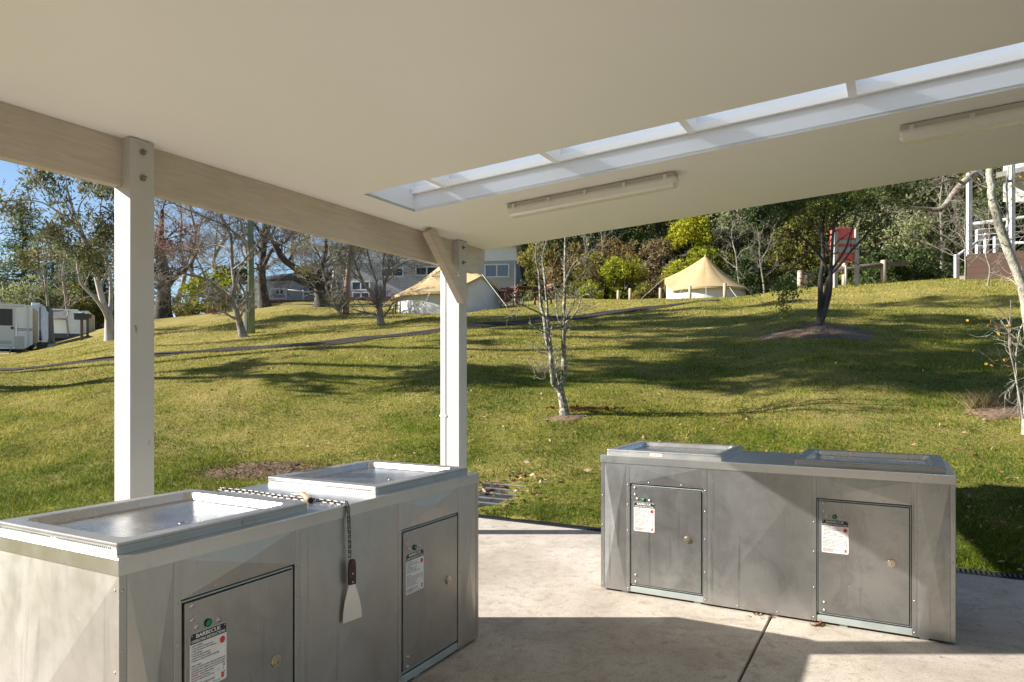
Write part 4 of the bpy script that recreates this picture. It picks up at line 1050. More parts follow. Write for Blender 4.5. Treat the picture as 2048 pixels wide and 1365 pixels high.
# pale trunked tree at the right edge
Y = 8.3; c = ground_at(2062, Y)
tr3 = [px_limb([(2062, 850), (2062, 760), (2060, 690), (2052, 620), (2040, 560), (2012, 490), (1990, 420), (1981, 360), (1978, 300)], Y, [.09, .075, .07, .065, .066, .067, .063, .055, .045]),
       px_limb([(2010, 487), (2014, 460), (2015, 420), (2013, 370), (2020, 320)], Y, [.03, .022, .018, .014, .01], [0, .1, .2, .2, .2]),
       px_limb([(2056, 640), (2040, 660), (2032, 720), (2036, 790)], Y, [.012, .01, .008, .006], [0, -.3, -.3, -.1]),
       px_limb([(1984, 370), (2000, 365), (2030, 362), (2075, 362)], Y, [.03, .028, .025, .02], [0, .3, .4, .5])]
tree('birch_tree', 'pale lichened tree trunk leaning out at the right picture edge', c, tr3, 'bark_birch', .1, 21, [gen(14, .3, .9, t0=.25, M=6, wig=.2, up=-.25, rmin=.003, rr=.16, absl=.55), gen(5, .5, .7, M=5, wig=.22, up=-.2, rmin=.002)], dict(mat='leaf_yellow', per=1, spread=.02, size=.05, frac=.10), jitter=.004, sides=14, rs=.74)
# leafless saplings beside it
Y = 8.0; c2 = ground_at(2046, Y)
sp = [px_limb([(2046, 838), (2030, 745), (2021, 700), (2019, 650), (2003, 625), (1985, 610), (1963, 588)], Y, [.012, .010, .009, .007, .005, .004, .002]),
      px_limb([(2030, 745), (2018, 690), (2020, 640), (2022, 600)], Y, [.008, .006, .005, .003], [0, -.05, -.1, -.1]),
      px_limb([(2040, 700), (2010, 670), (1990, 655), (1964, 646)], Y, [.006, .005, .004, .002], [0, .1, .1, .1]),
      px_limb([(2036, 690), (2010, 660), (2000, 640), (1995, 640)], Y, [.005, .004, .003, .002], [0, -.1, -.1, -.1]),
      px_limb([(2040, 735), (2000, 730), (1975, 715), (1957, 700)], Y, [.005, .004, .003, .002], [0, -.2, -.2, -.2])]
tree('sapling', 'thin twiggy sapling with a few yellow leaves beside the pale trunk', c2, sp, 'bark_bare', .012, 31, [gen(4, .3, .7, t0=.2, M=4, wig=.2, rmin=.002, absl=.25)], dict(mat='leaf_yellow', per=2, spread=.03, size=.06, frac=.45), roots=False)
# tuft of dry grass at its foot
m = MB(); r = np.random.default_rng(4); c3 = hit(2005, 815); n = 900
a = r.random(n) * 6.28; rr_ = .38 * np.sqrt(r.random(n)); b = np.stack([c3[0] + rr_ * np.cos(a) * 1.3, c3[1] + rr_ * np.sin(a) * .6, 0 * a], 1); b[:, 2] = H(b[:, 0], b[:, 1])
L = .10 + .20 * r.random(n); la = r.random(n) * 6.28; lean = L * r.uniform(.4, 1.3, n); d = r.normal(size=(n, 3)) * .004; d[:, 2] = 0
m.add(np.stack([b - d, b + d, b + np.stack([np.cos(la) * lean, np.sin(la) * lean, L], 1)], 1).reshape(-1, 3), np.arange(3 * n).reshape(-1, 3), 0, False, np.repeat(r.random(n), 3))
tag(m.build('dry_grass', MAT['straw']), 'tuft of long dry straw coloured grass below the sapling', 'grass', kind='stuff')

# fallen leaves
m = MB(); r = np.random.default_rng(11); n = 7500
Yl = 4.6 * (24 / 4.6) ** r.random(n); Xl = (r.random(n) * 2150 - 50 - CX) / F * Yl
dens = vnoise(Xl * .5, Yl * .5, 21); uu = Xl / Yl * F + CX
keep = r.random(n) < np.clip((dens - .15) * 1.7, 0, 1) * np.where((uu > 850) & (Yl < 13), 1, .45)
keep &= (Xl * DA[0] + Yl * DA[1] > 5.9)
Xl, Yl = Xl[keep], Yl[keep]
leaf_add(m, np.stack([Xl, Yl, H(Xl, Yl) + .032], 1), .05, r, .6, 0, .5)
c = hit(1190, 822); k = 110; leaf_add(m, np.stack([c[0] + r.normal(0, .25, k), c[1] + r.normal(0, .10, k), np.full(k, c[2] + .045)], 1), .09, r, .6, 0, .5, np.full(k, .2))
c = hit(1000, 975); k = 90; xx = c[0] + r.normal(0, .35, k); yy = c[1] + r.normal(0, .25, k); leaf_add(m, np.stack([xx, yy, H(xx, yy) + .045], 1), .07, r, .5, 0, .5)
for (u, v_, k) in ((BL * .53, -.02, 7), (BL * .67, -.03, 9), (1.30, -.02, 14), (.98, -.02, 6)):    # caught under the far cabinet
    q_ = np.array([.5712, 4.4915]) + u * np.array([math.cos(-.508), math.sin(-.508)]) + v_ * np.array([math.sin(.508), math.cos(.508)])
    leaf_add(m, np.stack([q_[0] + r.normal(0, .03, k), q_[1] + r.normal(0, .012, k), np.full(k, .006)], 1), .04, r, .7, 0, .4)
xs = r.uniform(-1, 4, 60); ys = r.uniform(2.8, 6.6, 60); leaf_add(m, np.stack([xs, ys, np.full(60, .005)], 1), .024, r, .85, 0, .3)
tag(m.build('fallen_leaves', MAT['deadleaf']), 'scattered fallen brown leaves on lawn and concrete', 'leaves', kind='stuff')
grass()

# ================================================================== LEFT BACKGROUND
BARE3 = lambda a, b, c_, l1, l2, l3: [gen(a, .4, .75, t0=.25, M=6, wig=.2, up=.2, rr=.42, absl=l1, sides=5), gen(b, .5, .75, M=5, wig=.22, up=.12, rmin=.007, rr=.5, absl=l2), gen(c_, .5, .75, M=4, wig=.25, up=.05, rmin=.006, absl=l3, sides=3)]
c = hit(487, 675); Y = c[1]
tl = [px_limb([(487, 676), (477, 639), (469, 612), (464, 596)], Y, [.20, .17, .15, .14]),
      px_limb([(466, 602), (442, 583), (411, 559), (374, 549), (340, 538), (300, 540)], Y, [.11, .095, .075, .055, .035, .015], [0, -.3, -.6, -.9, -1.2, -1.5]),
      px_limb([(464, 600), (469, 570), (465, 538), (463, 499), (461, 472), (448, 451), (405, 433), (340, 404), (300, 380)], Y, [.13, .12, .10, .085, .07, .055, .04, .025, .012], [0, 0, .2, .3, .3, .2, 0, -.2, -.4]),
      px_limb([(470, 612), (481, 603), (489, 592), (484, 575), (474, 566), (480, 540), (510, 510), (545, 490), (590, 470)], Y, [.08, .075, .07, .06, .05, .04, .03, .02, .01], [0, .1, .2, .2, .3, .6, .9, 1.2, 1.5]),
      px_limb([(465, 540), (490, 520), (520, 480), (540, 450), (560, 400)], Y, [.06, .05, .035, .025, .012], [.2, -.2, -.5, -.7, -1]),
      px_limb([(463, 500), (430, 490), (390, 500), (350, 480), (320, 470)], Y, [.05, .04, .03, .02, .01], [.3, .6, 1, 1.4, 1.8]),
      px_limb([(411, 559), (400, 530), (380, 505), (350, 500)], Y, [.05, .035, .025, .012], [-.6, -.8, -1, -1]),
      px_limb([(442, 583), (410, 590), (370, 592), (330, 605)], Y, [.04, .03, .022, .012], [-.3, -.8, -1.3, -1.8])]
tree('bare_tree', 'wide spreading bare tree with twisted trunk beside the green utility pole', c, tl, 'bark_bare', .2, 41, BARE3(9, 8, 5, 1.1, .65, .4), dict(mat='leaf_red', per=5, spread=.06, size=.085, frac=.5, where=lambda p: p[0] / p[1] * F + CX < 392 and 425 < CY - (p[2] - HC) / p[1] * F < 500), sides=8, rs=.62)
c = hit(762, 650); Y = c[1]
tl = [px_limb([(762, 651), (758, 613), (756, 598)], Y, [.15, .13, .12]),
      px_limb([(757, 606), (743, 587), (725, 562), (710, 524), (702, 496), (690, 460)], Y, [.085, .075, .06, .045, .03, .015], [0, -.2, -.4, -.6, -.7, -.8]),
      px_limb([(757, 604), (754, 590), (751, 562), (741, 529), (735, 503), (728, 470)], Y, [.08, .07, .055, .04, .03, .015], [0, .1, .3, .4, .5, .5]),
      px_limb([(758, 606), (768, 595), (769, 572), (776, 552), (796, 534), (822, 521), (850, 512)], Y, [.085, .075, .06, .05, .035, .025, .012], [0, 0, 0, -.1, -.3, -.5, -.7]),
      px_limb([(769, 575), (765, 545), (768, 515), (775, 480)], Y, [.05, .04, .03, .015], [0, .3, .5, .6]),
      px_limb([(776, 552), (778, 525), (790, 500), (800, 470)], Y, [.04, .03, .02, .01], [-.1, -.2, -.2, -.2]),
      px_limb([(725, 562), (705, 545), (680, 520)], Y, [.04, .03, .015], [-.4, -.6, -.8])]
tree('bare_tree', 'bare vase shaped pale limbed tree on the terrace left of the front tent', c, tl, 'bark_bare', .15, 43, BARE3(9, 7, 4, .8, .5, .35), rs=.78)
c = hit(680, 630); Y = c[1]
tl = [px_limb([(681, 631), (678, 622), (676, 614)], Y, [.12, .11, .10]),
      px_limb([(677, 622), (668, 605), (656, 585), (650, 560), (640, 530), (625, 500), (605, 470)], Y, [.07, .06, .05, .045, .035, .025, .012], [0, -.2, -.3, -.5, -.6, -.8, -1]),
      px_limb([(678, 622), (668, 600), (664, 575), (668, 545), (660, 510), (655, 480)], Y, [.07, .06, .05, .04, .03, .012], [0, .2, .4, .5, .6, .7]),
      px_limb([(679, 622), (683, 600), (690, 575), (688, 545), (697, 515), (705, 480)], Y, [.06, .05, .045, .035, .025, .012], [0, 0, .1, .2, .2, .2]),
      px_limb([(668, 575), (650, 545), (620, 525), (600, 515)], Y, [.04, .03, .02, .01], [.3, -.2, -.5, -.7])]
tree('multi_stem_tree', 'multi stemmed half bare tree in front of the lodge window, some olive leaves', c, tl, 'bark_bare', .12, 47, BARE3(9, 7, 5, .9, .55, .35), dict(mat='leaf_olive', per=3, spread=.10, size=.09, frac=.3), rs=.8)
c = ground_at(641, 33); Y = 33
tl = [px_limb([(642, 612), (640, 590), (637, 570)], Y, [.42, .36, .34]),
      px_limb([(638, 580), (630, 562), (617, 552), (590, 536), (564, 517), (548, 490), (530, 450), (510, 410)], Y, [.30, .26, .24, .21, .17, .13, .09, .04], [0, -.2, -.4, -.8, -1.2, -1.4, -1.6, -1.8]),
      px_limb([(638, 575), (640, 545), (650, 510), (655, 470), (670, 430)], Y, [.24, .2, .15, .1, .05], [0, .3, .6, .9, 1]),
      px_limb([(575, 526), (590, 500), (600, 470), (605, 430)], Y, [.1, .08, .06, .03], [-1, -.8, -.6, -.5]),
      px_limb([(617, 552), (600, 545), (575, 552), (560, 558)], Y, [.07, .05, .035, .02], [-.4, -.8, -1.2, -1.5])]
tree('bare_tree', 'big dark leaning bare tree whose limb reaches left before the low wing', c, tl, 'bark_dark', .4, 53, BARE3(9, 7, 5, 1.5, .9, .55), sides=9, rs=.75)
c = ground_at(527, 35)
tl = [px_limb([(530, 622), (526, 590), (523, 550), (526, 500), (530, 450), (528, 390)], 35, [.40, .30, .26, .22, .16, .08]),
      px_limb([(525, 520), (500, 490), (470, 470), (440, 430)], 35, [.14, .11, .07, .03], [0, .5, 1, 1.4]), px_limb([(524, 540), (545, 500), (575, 480), (600, 440)], 35, [.14, .11, .07, .03], [0, -.5, -.8, -1]),
      px_limb([(527, 480), (510, 450), (480, 420), (470, 390)], 35, [.1, .08, .05, .03], [0, -.5, -.8, -1])]
tree('bare_tree', 'straight dark trunked bare tree between utility pole and low wing', c, tl, 'bark_dark', .4, 57, BARE3(9, 7, 5, 1.5, .9, .55), dict(mat='leaf_red', per=2, spread=.08, size=.10, frac=.06), rs=.82)
c = ground_at(326, 40)
tl = [px_limb([(325, 645), (326, 615), (328, 585), (326, 540), (322, 480), (324, 420)], 40, [.55, .45, .38, .3, .2, .1]),
      px_limb([(327, 590), (345, 560), (380, 530), (400, 490)], 40, [.2, .16, .1, .05], [0, -.5, -1, -1.3]), px_limb([(326, 560), (300, 530), (270, 500), (250, 460)], 40, [.2, .16, .1, .05], [0, .5, 1, 1.3])]
tree('bare_tree', 'thick dark trunk right behind the near white post, crown of fine twigs', c, tl, 'bark_dark', .5, 59, BARE3(9, 8, 5, 1.8, 1.0, .6))
for i, (px_, Y_, h_) in enumerate(((385, 47, 9.5), (440, 52, 10.5), (590, 58, 11), (360, 60, 12), (700, 60, 10), (250, 55, 12), (490, 66, 13))):
    labs = ('slim bare tree far back, just right of the near white post', 'bare tree far back behind the spreading tree, left of the pole', 'distant bare tree rising over the low grey wing', 'tall bare tree on the skyline against the blue sky', 'bare tree standing behind the grey lodge roof', 'bare tree far behind the near white post', 'distant bare tree showing behind the green utility pole')
    rand_tree('bare_tree', labs[i], ground_at(px_, Y_), h_, 'bark_bare', 200 + i, .42, 9, [gen(7, .4, .75, t0=.2, M=5, wig=.2, up=.3, rr=.4, absl=1.6), gen(6, .5, .75, M=4, wig=.22, rmin=.011, absl=.95, sides=3), gen(3, .5, .7, M=3, wig=.2, rmin=.010, absl=.55, sides=3)], None, 'bare trees on the far skyline', clear=.22)
shrub('shrub', 'low yellow leafed small tree under the spreading bare tree', ground_at(425, 38) + np.array([0, 0, 0]), 3.6, 2.6, 2.2, 'leaf_lime', 61, 2600, .13, 12, low=.35)
shrub('shrub', 'dark green rounded bush just right of the yellow leafed small tree', ground_at(462, 40), 3.0, 2.5, 2.5, 'leaf_dark', 62, 2600, .14, 12, low=.2)
shrub('shrub', 'low mid green bush at the skyline left of the yellow leafed tree', ground_at(392, 44), 3.4, 2, 1.3, 'leaf_olive', 63, 1800, .13, 10)
shrub('shrub', 'low dark bush beside the thick dark trunk', ground_at(360, 46), 3.0, 2, 1.6, 'leaf_dark', 64, 1600, .15, 10)

# gum tree
c = ground_at(222, 27); Y = 27
tl = [px_limb([(222, 693), (219, 660), (217, 631), (205, 602), (189, 540), (172, 487), (156, 446), (140, 400), (130, 350)], Y, [.34, .29, .26, .21, .17, .14, .11, .07, .03]),
      px_limb([(217, 645), (208, 622), (188, 594), (164, 569), (156, 540), (150, 510), (120, 480), (80, 470)], Y, [.15, .13, .12, .10, .08, .06, .04, .02], [0, -.3, -.6, -.8, -1, -1.1, -1.3, -1.6]),
      px_limb([(219, 640), (222, 600), (221, 560), (214, 520), (205, 480), (200, 430), (206, 380)], Y, [.16, .14, .12, .10, .08, .05, .03], [0, .3, .5, .6, .7, .9, 1]),
      px_limb([(206, 603), (203, 570), (215, 545), (228, 520), (240, 470), (255, 430)], Y, [.11, .1, .08, .07, .05, .03], [0, .2, .3, .4, .5, .6]),
      px_limb([(172, 487), (150, 455), (123, 430), (90, 408), (61, 401), (30, 400), (0, 405), (-30, 400)], Y, [.09, .075, .06, .05, .04, .03, .02, .01], [0, -.3, -.6, -.9, -1.1, -1.3, -1.5, -1.7]),
      px_limb([(189, 540), (172, 520), (140, 505), (100, 505), (60, 515)], Y, [.07, .06, .045, .03, .015], [0, .3, .6, .9, 1.2]),
      px_limb([(156, 446), (160, 410), (185, 380), (210, 350)], Y, [.06, .045, .03, .015], [0, -.3, -.5, -.8]),
      px_limb([(123, 430), (110, 400), (85, 370), (70, 340)], Y, [.05, .035, .025, .012], [-.6, -.4, -.2, 0])]
tree('gum_tree', 'tall gum tree with white limbs and hanging leaves behind the caravans', c, tl, 'bark_gum', .34, 71, [gen(7, .4, .7, t0=.35, M=6, wig=.2, up=.1, rr=.35, absl=1.1), gen(5, .5, .7, M=5, wig=.22, up=-.3, rmin=.006, absl=.6, sides=3)], dict(mat='leaf_gum', per=26, spread=.17, size=.20, droop=.7, aspect=.28, frac=.9, where=lambda p: CY - (p[2] - HC) / p[1] * F < 545), rs=.56)
# conifers and dense trees behind the caravans
def conifer(name, label, base, h, w, seed, mat='leaf_pine', n=9000, group=None, size=.3):
    r = np.random.default_rng(seed); root = empty(name, label, 'tree', base, 0, group); sm = MB(); m = MB()
    sm.poly_tube([(0, 0, -.3), (r.normal(0, .1), 0, h * .5), (0, 0, h)], [h * .02, h * .013, .02], 7)
    nb = int(h * 5)
    for k in range(nb):
        t_ = .12 + .86 * (k + r.random()) / nb; a = r.random() * 6.28; L = w * .5 * (1 - t_) ** .7 * r.uniform(.55, 1.15) + .2
        z = h * t_; p = np.array([[0, 0, z], [math.cos(a) * L * .5, math.sin(a) * L * .5, z + .05 * L], [math.cos(a) * L, math.sin(a) * L, z - .05 * L + r.normal(0, .1)]])
        sm.tubes(p[None], np.array([[.05, .03, .012]]) * h / 10, 4)
        q_ = int(n / nb * (.4 + 1.2 * (1 - t_))); tt = r.random(q_) ** .6
        C = p[0] + (p[2] - p[0]) * tt[:, None] + r.normal(0, 1, (q_, 3)) * np.array([.28, .28, .16]) * (.4 + tt[:, None]) * (w / 5)
        leaf_add(m, C, size, r, .2, 0, .3, np.full(q_, r.normal(.5, .2)))
    sm.build('trunk', MAT['bark_dark'], root); m.build('crown', MAT[mat], root); return root
conifer('pine_tree', 'dark spreading pine rising behind the first white caravan', ground_at(45, 62), 12.5, 9.5, 81, n=12000)
conifer('pine_tree', 'tall dark pine between the two caravan roofs', ground_at(108, 70), 12.5, 9, 86, n=10000)
conifer('pine_tree', 'broad dark pine filling the gap beside the gum trunk', ground_at(180, 58), 8.5, 7, 89, n=9000)
conifer('pine_tree', 'grey green pine at the far left picture edge', ground_at(-10, 70), 9.5, 9, 82, 'leaf_grey', n=7000)
conifer('pine_tree', 'bluish pine seen between gum limbs and near post', ground_at(150, 66), 9, 7.5, 83, n=7000)
conifer('pine_tree', 'dark pine just left of the near white post', ground_at(205, 75), 12.5, 7, 84, n=7000)
shrub('shrub', 'wide grey green tree mass directly above the caravan roofs', ground_at(70, 52), 8, 4, 4.5, 'leaf_grey', 85, 7000, .2, 24, low=.1)
shrub('shrub', 'olive tree mass right of the caravans behind the gum trunk', ground_at(165, 56), 6, 4, 4.0, 'leaf_olive', 86, 5000, .2, 20, low=.1)
shrub('shrub', 'dark bush at the left picture edge beyond the caravans', ground_at(10, 56), 6, 4, 3.6, 'leaf_dark', 87, 5000, .2, 18, low=.05)
for i, (px_, Y_, h_) in enumerate(((95, 48, 7), (130, 50, 8), (185, 60, 8))):
    rand_tree('bare_tree', ('thin bare tree sprouting above the middle caravan', 'thin bare tree above the awning caravan', 'slim bare tree beside the white gum limbs')[i], ground_at(px_, Y_), h_, 'bark_bare', 230 + i, .35, 7, [gen(6, .4, .75, t0=.2, M=5, wig=.2, up=.3, rr=.4, absl=1.1), gen(4, .5, .75, M=4, wig=.22, rmin=.01, absl=.6, sides=3)], None, 'bare trees above the caravans')
# far tree line beyond the camp, left half
m = MB(); r = np.random.default_rng(90)
for k in range(60):
    px_ = -250 + k * 21 + r.normal(0, 8); Yf = r.uniform(85, 110); X = (px_ - CX) / F * Yf; z = float(H(X, Yf)); hh = r.uniform(1.5, 4.2) * (1.35 if px_ < 330 else .8)
    n = 420; o = r.normal(size=(n, 3)); o /= np.linalg.norm(o, axis=1, keepdims=True); C = np.array([X, Yf, z + hh * .5]) + o * np.array([2.6, 1.6, hh * .55]) * (.5 + .5 * r.random((n, 1)) ** .5)
    leaf_add(m, C, .42, r, 0, 0, .55, np.full(n, r.normal(.4, .25)))
for k in range(70):
    px_ = 1010 + k * 17 + r.normal(0, 6); Yf = r.uniform(66, 80); X = (px_ - CX) / F * Yf; z = float(H(X, Yf)); hh = r.uniform(6, 11)
    n = 900; o = r.normal(size=(n, 3)); o /= np.linalg.norm(o, axis=1, keepdims=True); C = np.array([X, Yf, z + hh * .45]) + o * np.array([2.6, 1.6, hh * .55]) * (.4 + .6 * r.random((n, 1)) ** .5)
    leaf_add(m, C, .5, r, 0, 0, .55, np.full(n, r.normal(.35, .25)))
tag(m.build('treeline', MAT['leaf_pine']), 'distant dark tree line beyond the camping ground', 'trees', kind='stuff')

# utility pole and the conduit post beside it
def pole(name, label, px_, Y_, top_py, w0, w1, mat, cat, lean=0, n=14):
    b = ground_at(px_, Y_); m = MB(); tz = HC - (top_py - CY) / F * Y_
    m.cyl(b + np.array([0, 0, -.15]), np.array([b[0] + lean, b[1], tz]), w0, w1, n); m.v = [v - b for v in m.v]
    o = m.build(name, MAT[mat]); o.location = b; return tag(o, label, cat)
c = hit(503, 667); pole('utility_pole', 'tall greenish treated timber utility pole on the terrace', 503, c[1], 250, .118, .07, 'green_pole', 'pole', -.06)
bx = ground_at(491.5, c[1] - .05); m = MB(); m.bbox(-.045, .045, -.045, .045, -.1, 1.42, .006); o = m.build('conduit_post', MAT['white']); o.location = bx; tag(o, 'short white square conduit post touching the green utility pole', 'post')
c = hit(691, 629); pole('timber_pole', 'brown timber pole standing before the lodge left of the vase shaped tree', 691, c[1], 500, .13, .09, 'brown_pole', 'pole', .16)

# ------------------------------------------------------------------ caravans
def M_at(px_, Y_, rz): b = ground_at(px_, Y_); return b
def wheel(m, c, r, w_, mat=0, matr=1):
    c = np.array(c, float); m.cyl(c - (0, w_ / 2, 0), c + (0, w_ / 2, 0), r, r, 20, mat); m.cyl(c - (0, w_ / 2 + .01, 0), c + (0, w_ / 2 + .01, 0), r * .55, r * .55, 16, matr)
Yv = 34.; b = ground_at(60, Yv); s_ = F / Yv
zof = lambda py: HC - (py - CY) / F * Yv - b[2]
xof0 = lambda px_: (px_ - CX) / F * Yv - b[0]
VK = 1.2
xof = lambda px_: xof0(px_) / VK
van = empty('caravan', 'white caravan with screen door and fold out step at the left picture edge', 'caravan', tuple(b), .50)
x1 = xof(65); zt, zb = zof(611), zof(699)
m = MB(); o = [(x1, zb + .25), (x1, zt - .08), (x1 - .06, zt), (x1 - 5.4, zt), (x1 - 5.7, zt - .4), (x1 - 5.6, zb), (x1 - .35, zb)]
m.prism([(x, 0, z) for x, z in o], (0, 2.3, 0)); m.build('body', MAT['vanwhite'], van)
m = MB(); m.box(x1 - 5.2, x1 - .5, -.06, .06, zt - .10, zt + .02); m.cyl((x1 - 5.2, -.05, zt - .03), (x1 - .35, -.05, zt - .03), .07, .07, 12); m.build('awning_roll', MAT['vanwhite'], van)
m = MB(); m.bbox(x1 - 2.6, x1 - 1.4, .5, 1.6, zt, zt + .22, .03); m.build('roof_hatch', MAT['white'], van)
m = MB(); m.box(x1 - .005, x1 + .012, .06, 2.24, zb + .3, zt - .12); m.build('end_panel', MAT['beige'], van)
dx0, dx1 = xof(-12), xof(30); m = MB(); m.bbox(dx0, dx1, -.035, .0, zof(694), zof(617), .01)
dr = m.build('door', MAT['white'], van); m = MB(); m.box(xof(1), xof(26), -.043, -.034, zof(653), zof(620)); m.build('screen', MAT['grille'], dr); m = MB(); m.bbox(xof(2), xof(24), -.042, -.033, zof(690), zof(683), .003); m.build('vent', MAT['galv'], dr)
m = MB(); m.box(dx1 - .15, dx1 - .04, -.06, -.034, zof(660), zof(655)); m.build('handle', MAT['charcoal'], dr)
for (z0, z1) in ((659.5, 658), (662, 661)):
    m = MB(); m.box(xof(31), x1 - .01, -.008, -.001, zof(z0), zof(z1)); m.build('stripe', MAT['navy'], van)
m = MB(); m.box(xof(31), x1 - .33, -.012, -.0005, zof(699), zof(673)); m.build('checker_panel', MAT['checker'], van)
m = MB(); m.box(xof(54), xof(57), -.06, -.01, zof(695), zof(612)); m.build('awning_arm', MAT['white'], van)
m = MB(); m.box(xof(32), xof(34), -.05, -.01, zof(674), zof(648)); m.build('grab_rail', MAT['steel_bright'], van)
m = MB(); m.box(xof(50.5), xof(54), -.02, .01, zof(703), zof(700.5)); m.build('marker_lamp', MAT['orange'], van)
m = MB(); m.bbox(x1 + .1, x1 + .95, .55, 1.75, zof(705), zof(685), .03); m.build('toolbox', MAT['charcoal'], van); 
m = MB(); m.bbox(x1 + .55, x1 + 1.35, .5, 1.9, zof(704), zof(686), .05); m.build('drawbar_box', MAT['galv'], van)
m = MB(); m.box(x1 - 5.4, x1 - .2, .2, 2.1, zof(704), zof(698)); m.build('chassis', MAT['charcoal'], van)
m = MB(); wheel(m, (xof(20), .25, .33), .33, .22); wheel(m, (xof(-70), .25, .33), .33, .22); m.build('wheels', [MAT['rubber'], MAT['galv']], van)
st = MB()
for k in range(3): st.bbox(xof(-4), xof(22), -.35 - k * .16, -.15 - k * .16, .12 - k * .17, .15 - k * .17, .005)
for x in (xof(-4), xof(23)): st.cyl((x, -.12, .2), (x, -.70, -.34), .018, .018, 8); st.cyl((x, -.3, .12), (x, -.3, -.36), .015, .015, 8)
st.build('step', MAT['steel_bright'], van)

Yv = 38.; b = ground_at(86, Yv); van = empty('caravan', 'blue grey caravan rear seen in shade behind the first caravan', 'caravan', tuple(b), .50)
zt, zb = zof(612), zof(684); xa, xb = xof(76), xof(97)
m = MB(); m.prism([(xa - 3.5, 0, zb), (xb, 0, zb), (xb, 0, zt - .3), (xb - .12, 0, zt), (xa - 3.5, 0, zt)], (0, 2.2, 0)); m.build('body', MAT['greyblue'], van)
m = MB(); m.prism([(xof(90), -.03, zof(612)), (xof(98), -.03, zof(613)), (xof(98.5), -.03, zof(627)), (xof(94), -.03, zof(622))], (0, 2.26, 0)); m.prism([(xof(97), -.03, zof(628)), (xof(98.5), -.03, zof(628)), (xof(102), -.03, zof(690)), (xof(94.5), -.03, zof(690)), (xof(97), -.03, zof(675))], (0, 2.26, 0)); m.build('rear_trim', MAT['charcoal'], van)
m = MB(); m.cyl((xof(80.5), -.06, zof(682)), (xof(80), -.06, zof(660)), .07, .03, 8); m.cyl((xof(80), -.05, zof(660)), (xof(80), -.05, zof(614)), .022, .022, 8); m.build('antenna_mast', MAT['charcoal'], van)
m = MB(); m.bbox(xof(60), xof(78), .5, 1.6, zt + .0, zof(604.5), .03); m.build('roof_hatch', MAT['white'], van)
m = MB(); wheel(m, (xof(70), .2, .33), .33, .22); m.build('wheels', [MAT['rubber'], MAT['galv']], van)

Yv = 43.; b = ground_at(130, Yv); van = empty('caravan', 'white caravan with dark skirt and tan awning flap behind the power boxes', 'caravan', tuple(b), .46)
zt, zb = zof(618.5), zof(668); xa, xb = xof(92), xof(161)
m = MB(); m.prism([(xa, 0, zb), (xb, 0, zb), (xb, 0, zt - .12), (xb - .15, 0, zt), (xa, 0, zt)], (0, 2.3, 0)); m.build('body', MAT['vanwhite'], van)
m = MB(); m.box(xof(161) + .005, xof(177), .3, 2.2, zof(672), zof(620)); m.build('front_end', MAT['vanwhite'], van)
m = MB(); m.box(xof(177) + .003, xof(185), .4, 2.1, zof(672), zof(626)); m.build('front_panel', MAT['beige'], van)
m = MB(); m.box(xa, xof(160), -.015, 2.315, zof(677), zof(667.5)); m.build('skirt', MAT['navy'], van)
m = MB(); m.box(xa, xof(166), .2, 2.1, zof(684), zof(677)); m.build('chassis', MAT['charcoal'], van)
m = MB(); m.prism([(xof(98), -.04, zof(622)), (xof(129), -.04, zof(621)), (xof(128), -.7, zof(640)), (xof(98), -.7, zof(640))], (0, -.015, 0)); m.build('awning', MAT['tan'], van)
m = MB(); m.cyl((xof(96), -.72, zof(640)), (xof(136), -.72, zof(640.5)), .05, .05, 8); m.cyl((xof(136), -.70, zof(641)), (xof(138), -.02, zof(622)), .035, .035, 8); m.cyl((xof(134), -.1, zof(641)), (xof(137), -.06, zof(675)), .04, .04, 8); m.build('awning_frame', MAT['grey_timber'], van)
m = MB(); wheel(m, (xof(110), .2, .33), .33, .22); wheel(m, (xof(118), .2, .33), .33, .22); m.build('wheels', [MAT['rubber'], MAT['galv']], van)
m = MB(); c = np.array((xof(194), .9, zof(662))); m.cyl(c - (.11, 0, 0), c + (.11, 0, 0), .36, .36, 20, 0); m.cyl(c - (.12, 0, 0), c + (.12, 0, 0), .2, .2, 16, 1); m.build('spare_wheel', [MAT['rubber'], MAT['galv']], van)
m = MB(); m.cyl((xof(184), .9, zof(668)), (xof(193), .9, zof(664)), .05, .05, 8); m.cyl((xof(176), .7, zof(676)), (xof(190), .9, zof(674)), .06, .05, 8); m.build('drawbar', MAT['galv'], van)

VK = 1.
def power_box(px_, Y_, w_, ztop, zbox, label):
    b = ground_at(px_, Y_); r_ = empty('power_box', label, 'power box', tuple(b), 0, 'power boxes on posts beside the caravans')
    m = MB(); m.bbox(-.045, .045, -.045, .045, -.1, zbox + .1, .005); m.build('post', MAT['brown_dark'], r_)
    m = MB(); m.prism([(-w_ * .62, -.16, zbox), (w_ * .5, -.16, zbox), (w_ * .5, -.16, ztop - .05), (-w_ * .62, -.16, ztop - .02)], (0, .3, 0)); m.bbox(-w_ * .66, w_ * .54, -.2, .18, ztop - .05, ztop, .01); m.build('box', MAT['charcoal'], r_)
    m = MB(); m.bbox(-w_ * .3, w_ * .2, -.1, .1, ztop, ztop + .05, .02, 0); m.build('cap', MAT['white'], r_)
power_box(163.5, 31, .40, 1.20, .92, 'larger dark power box on a brown post before the awning caravan')
power_box(175, 35, .24, 1.16, .96, 'smaller dark power box on a tall post behind the larger one')
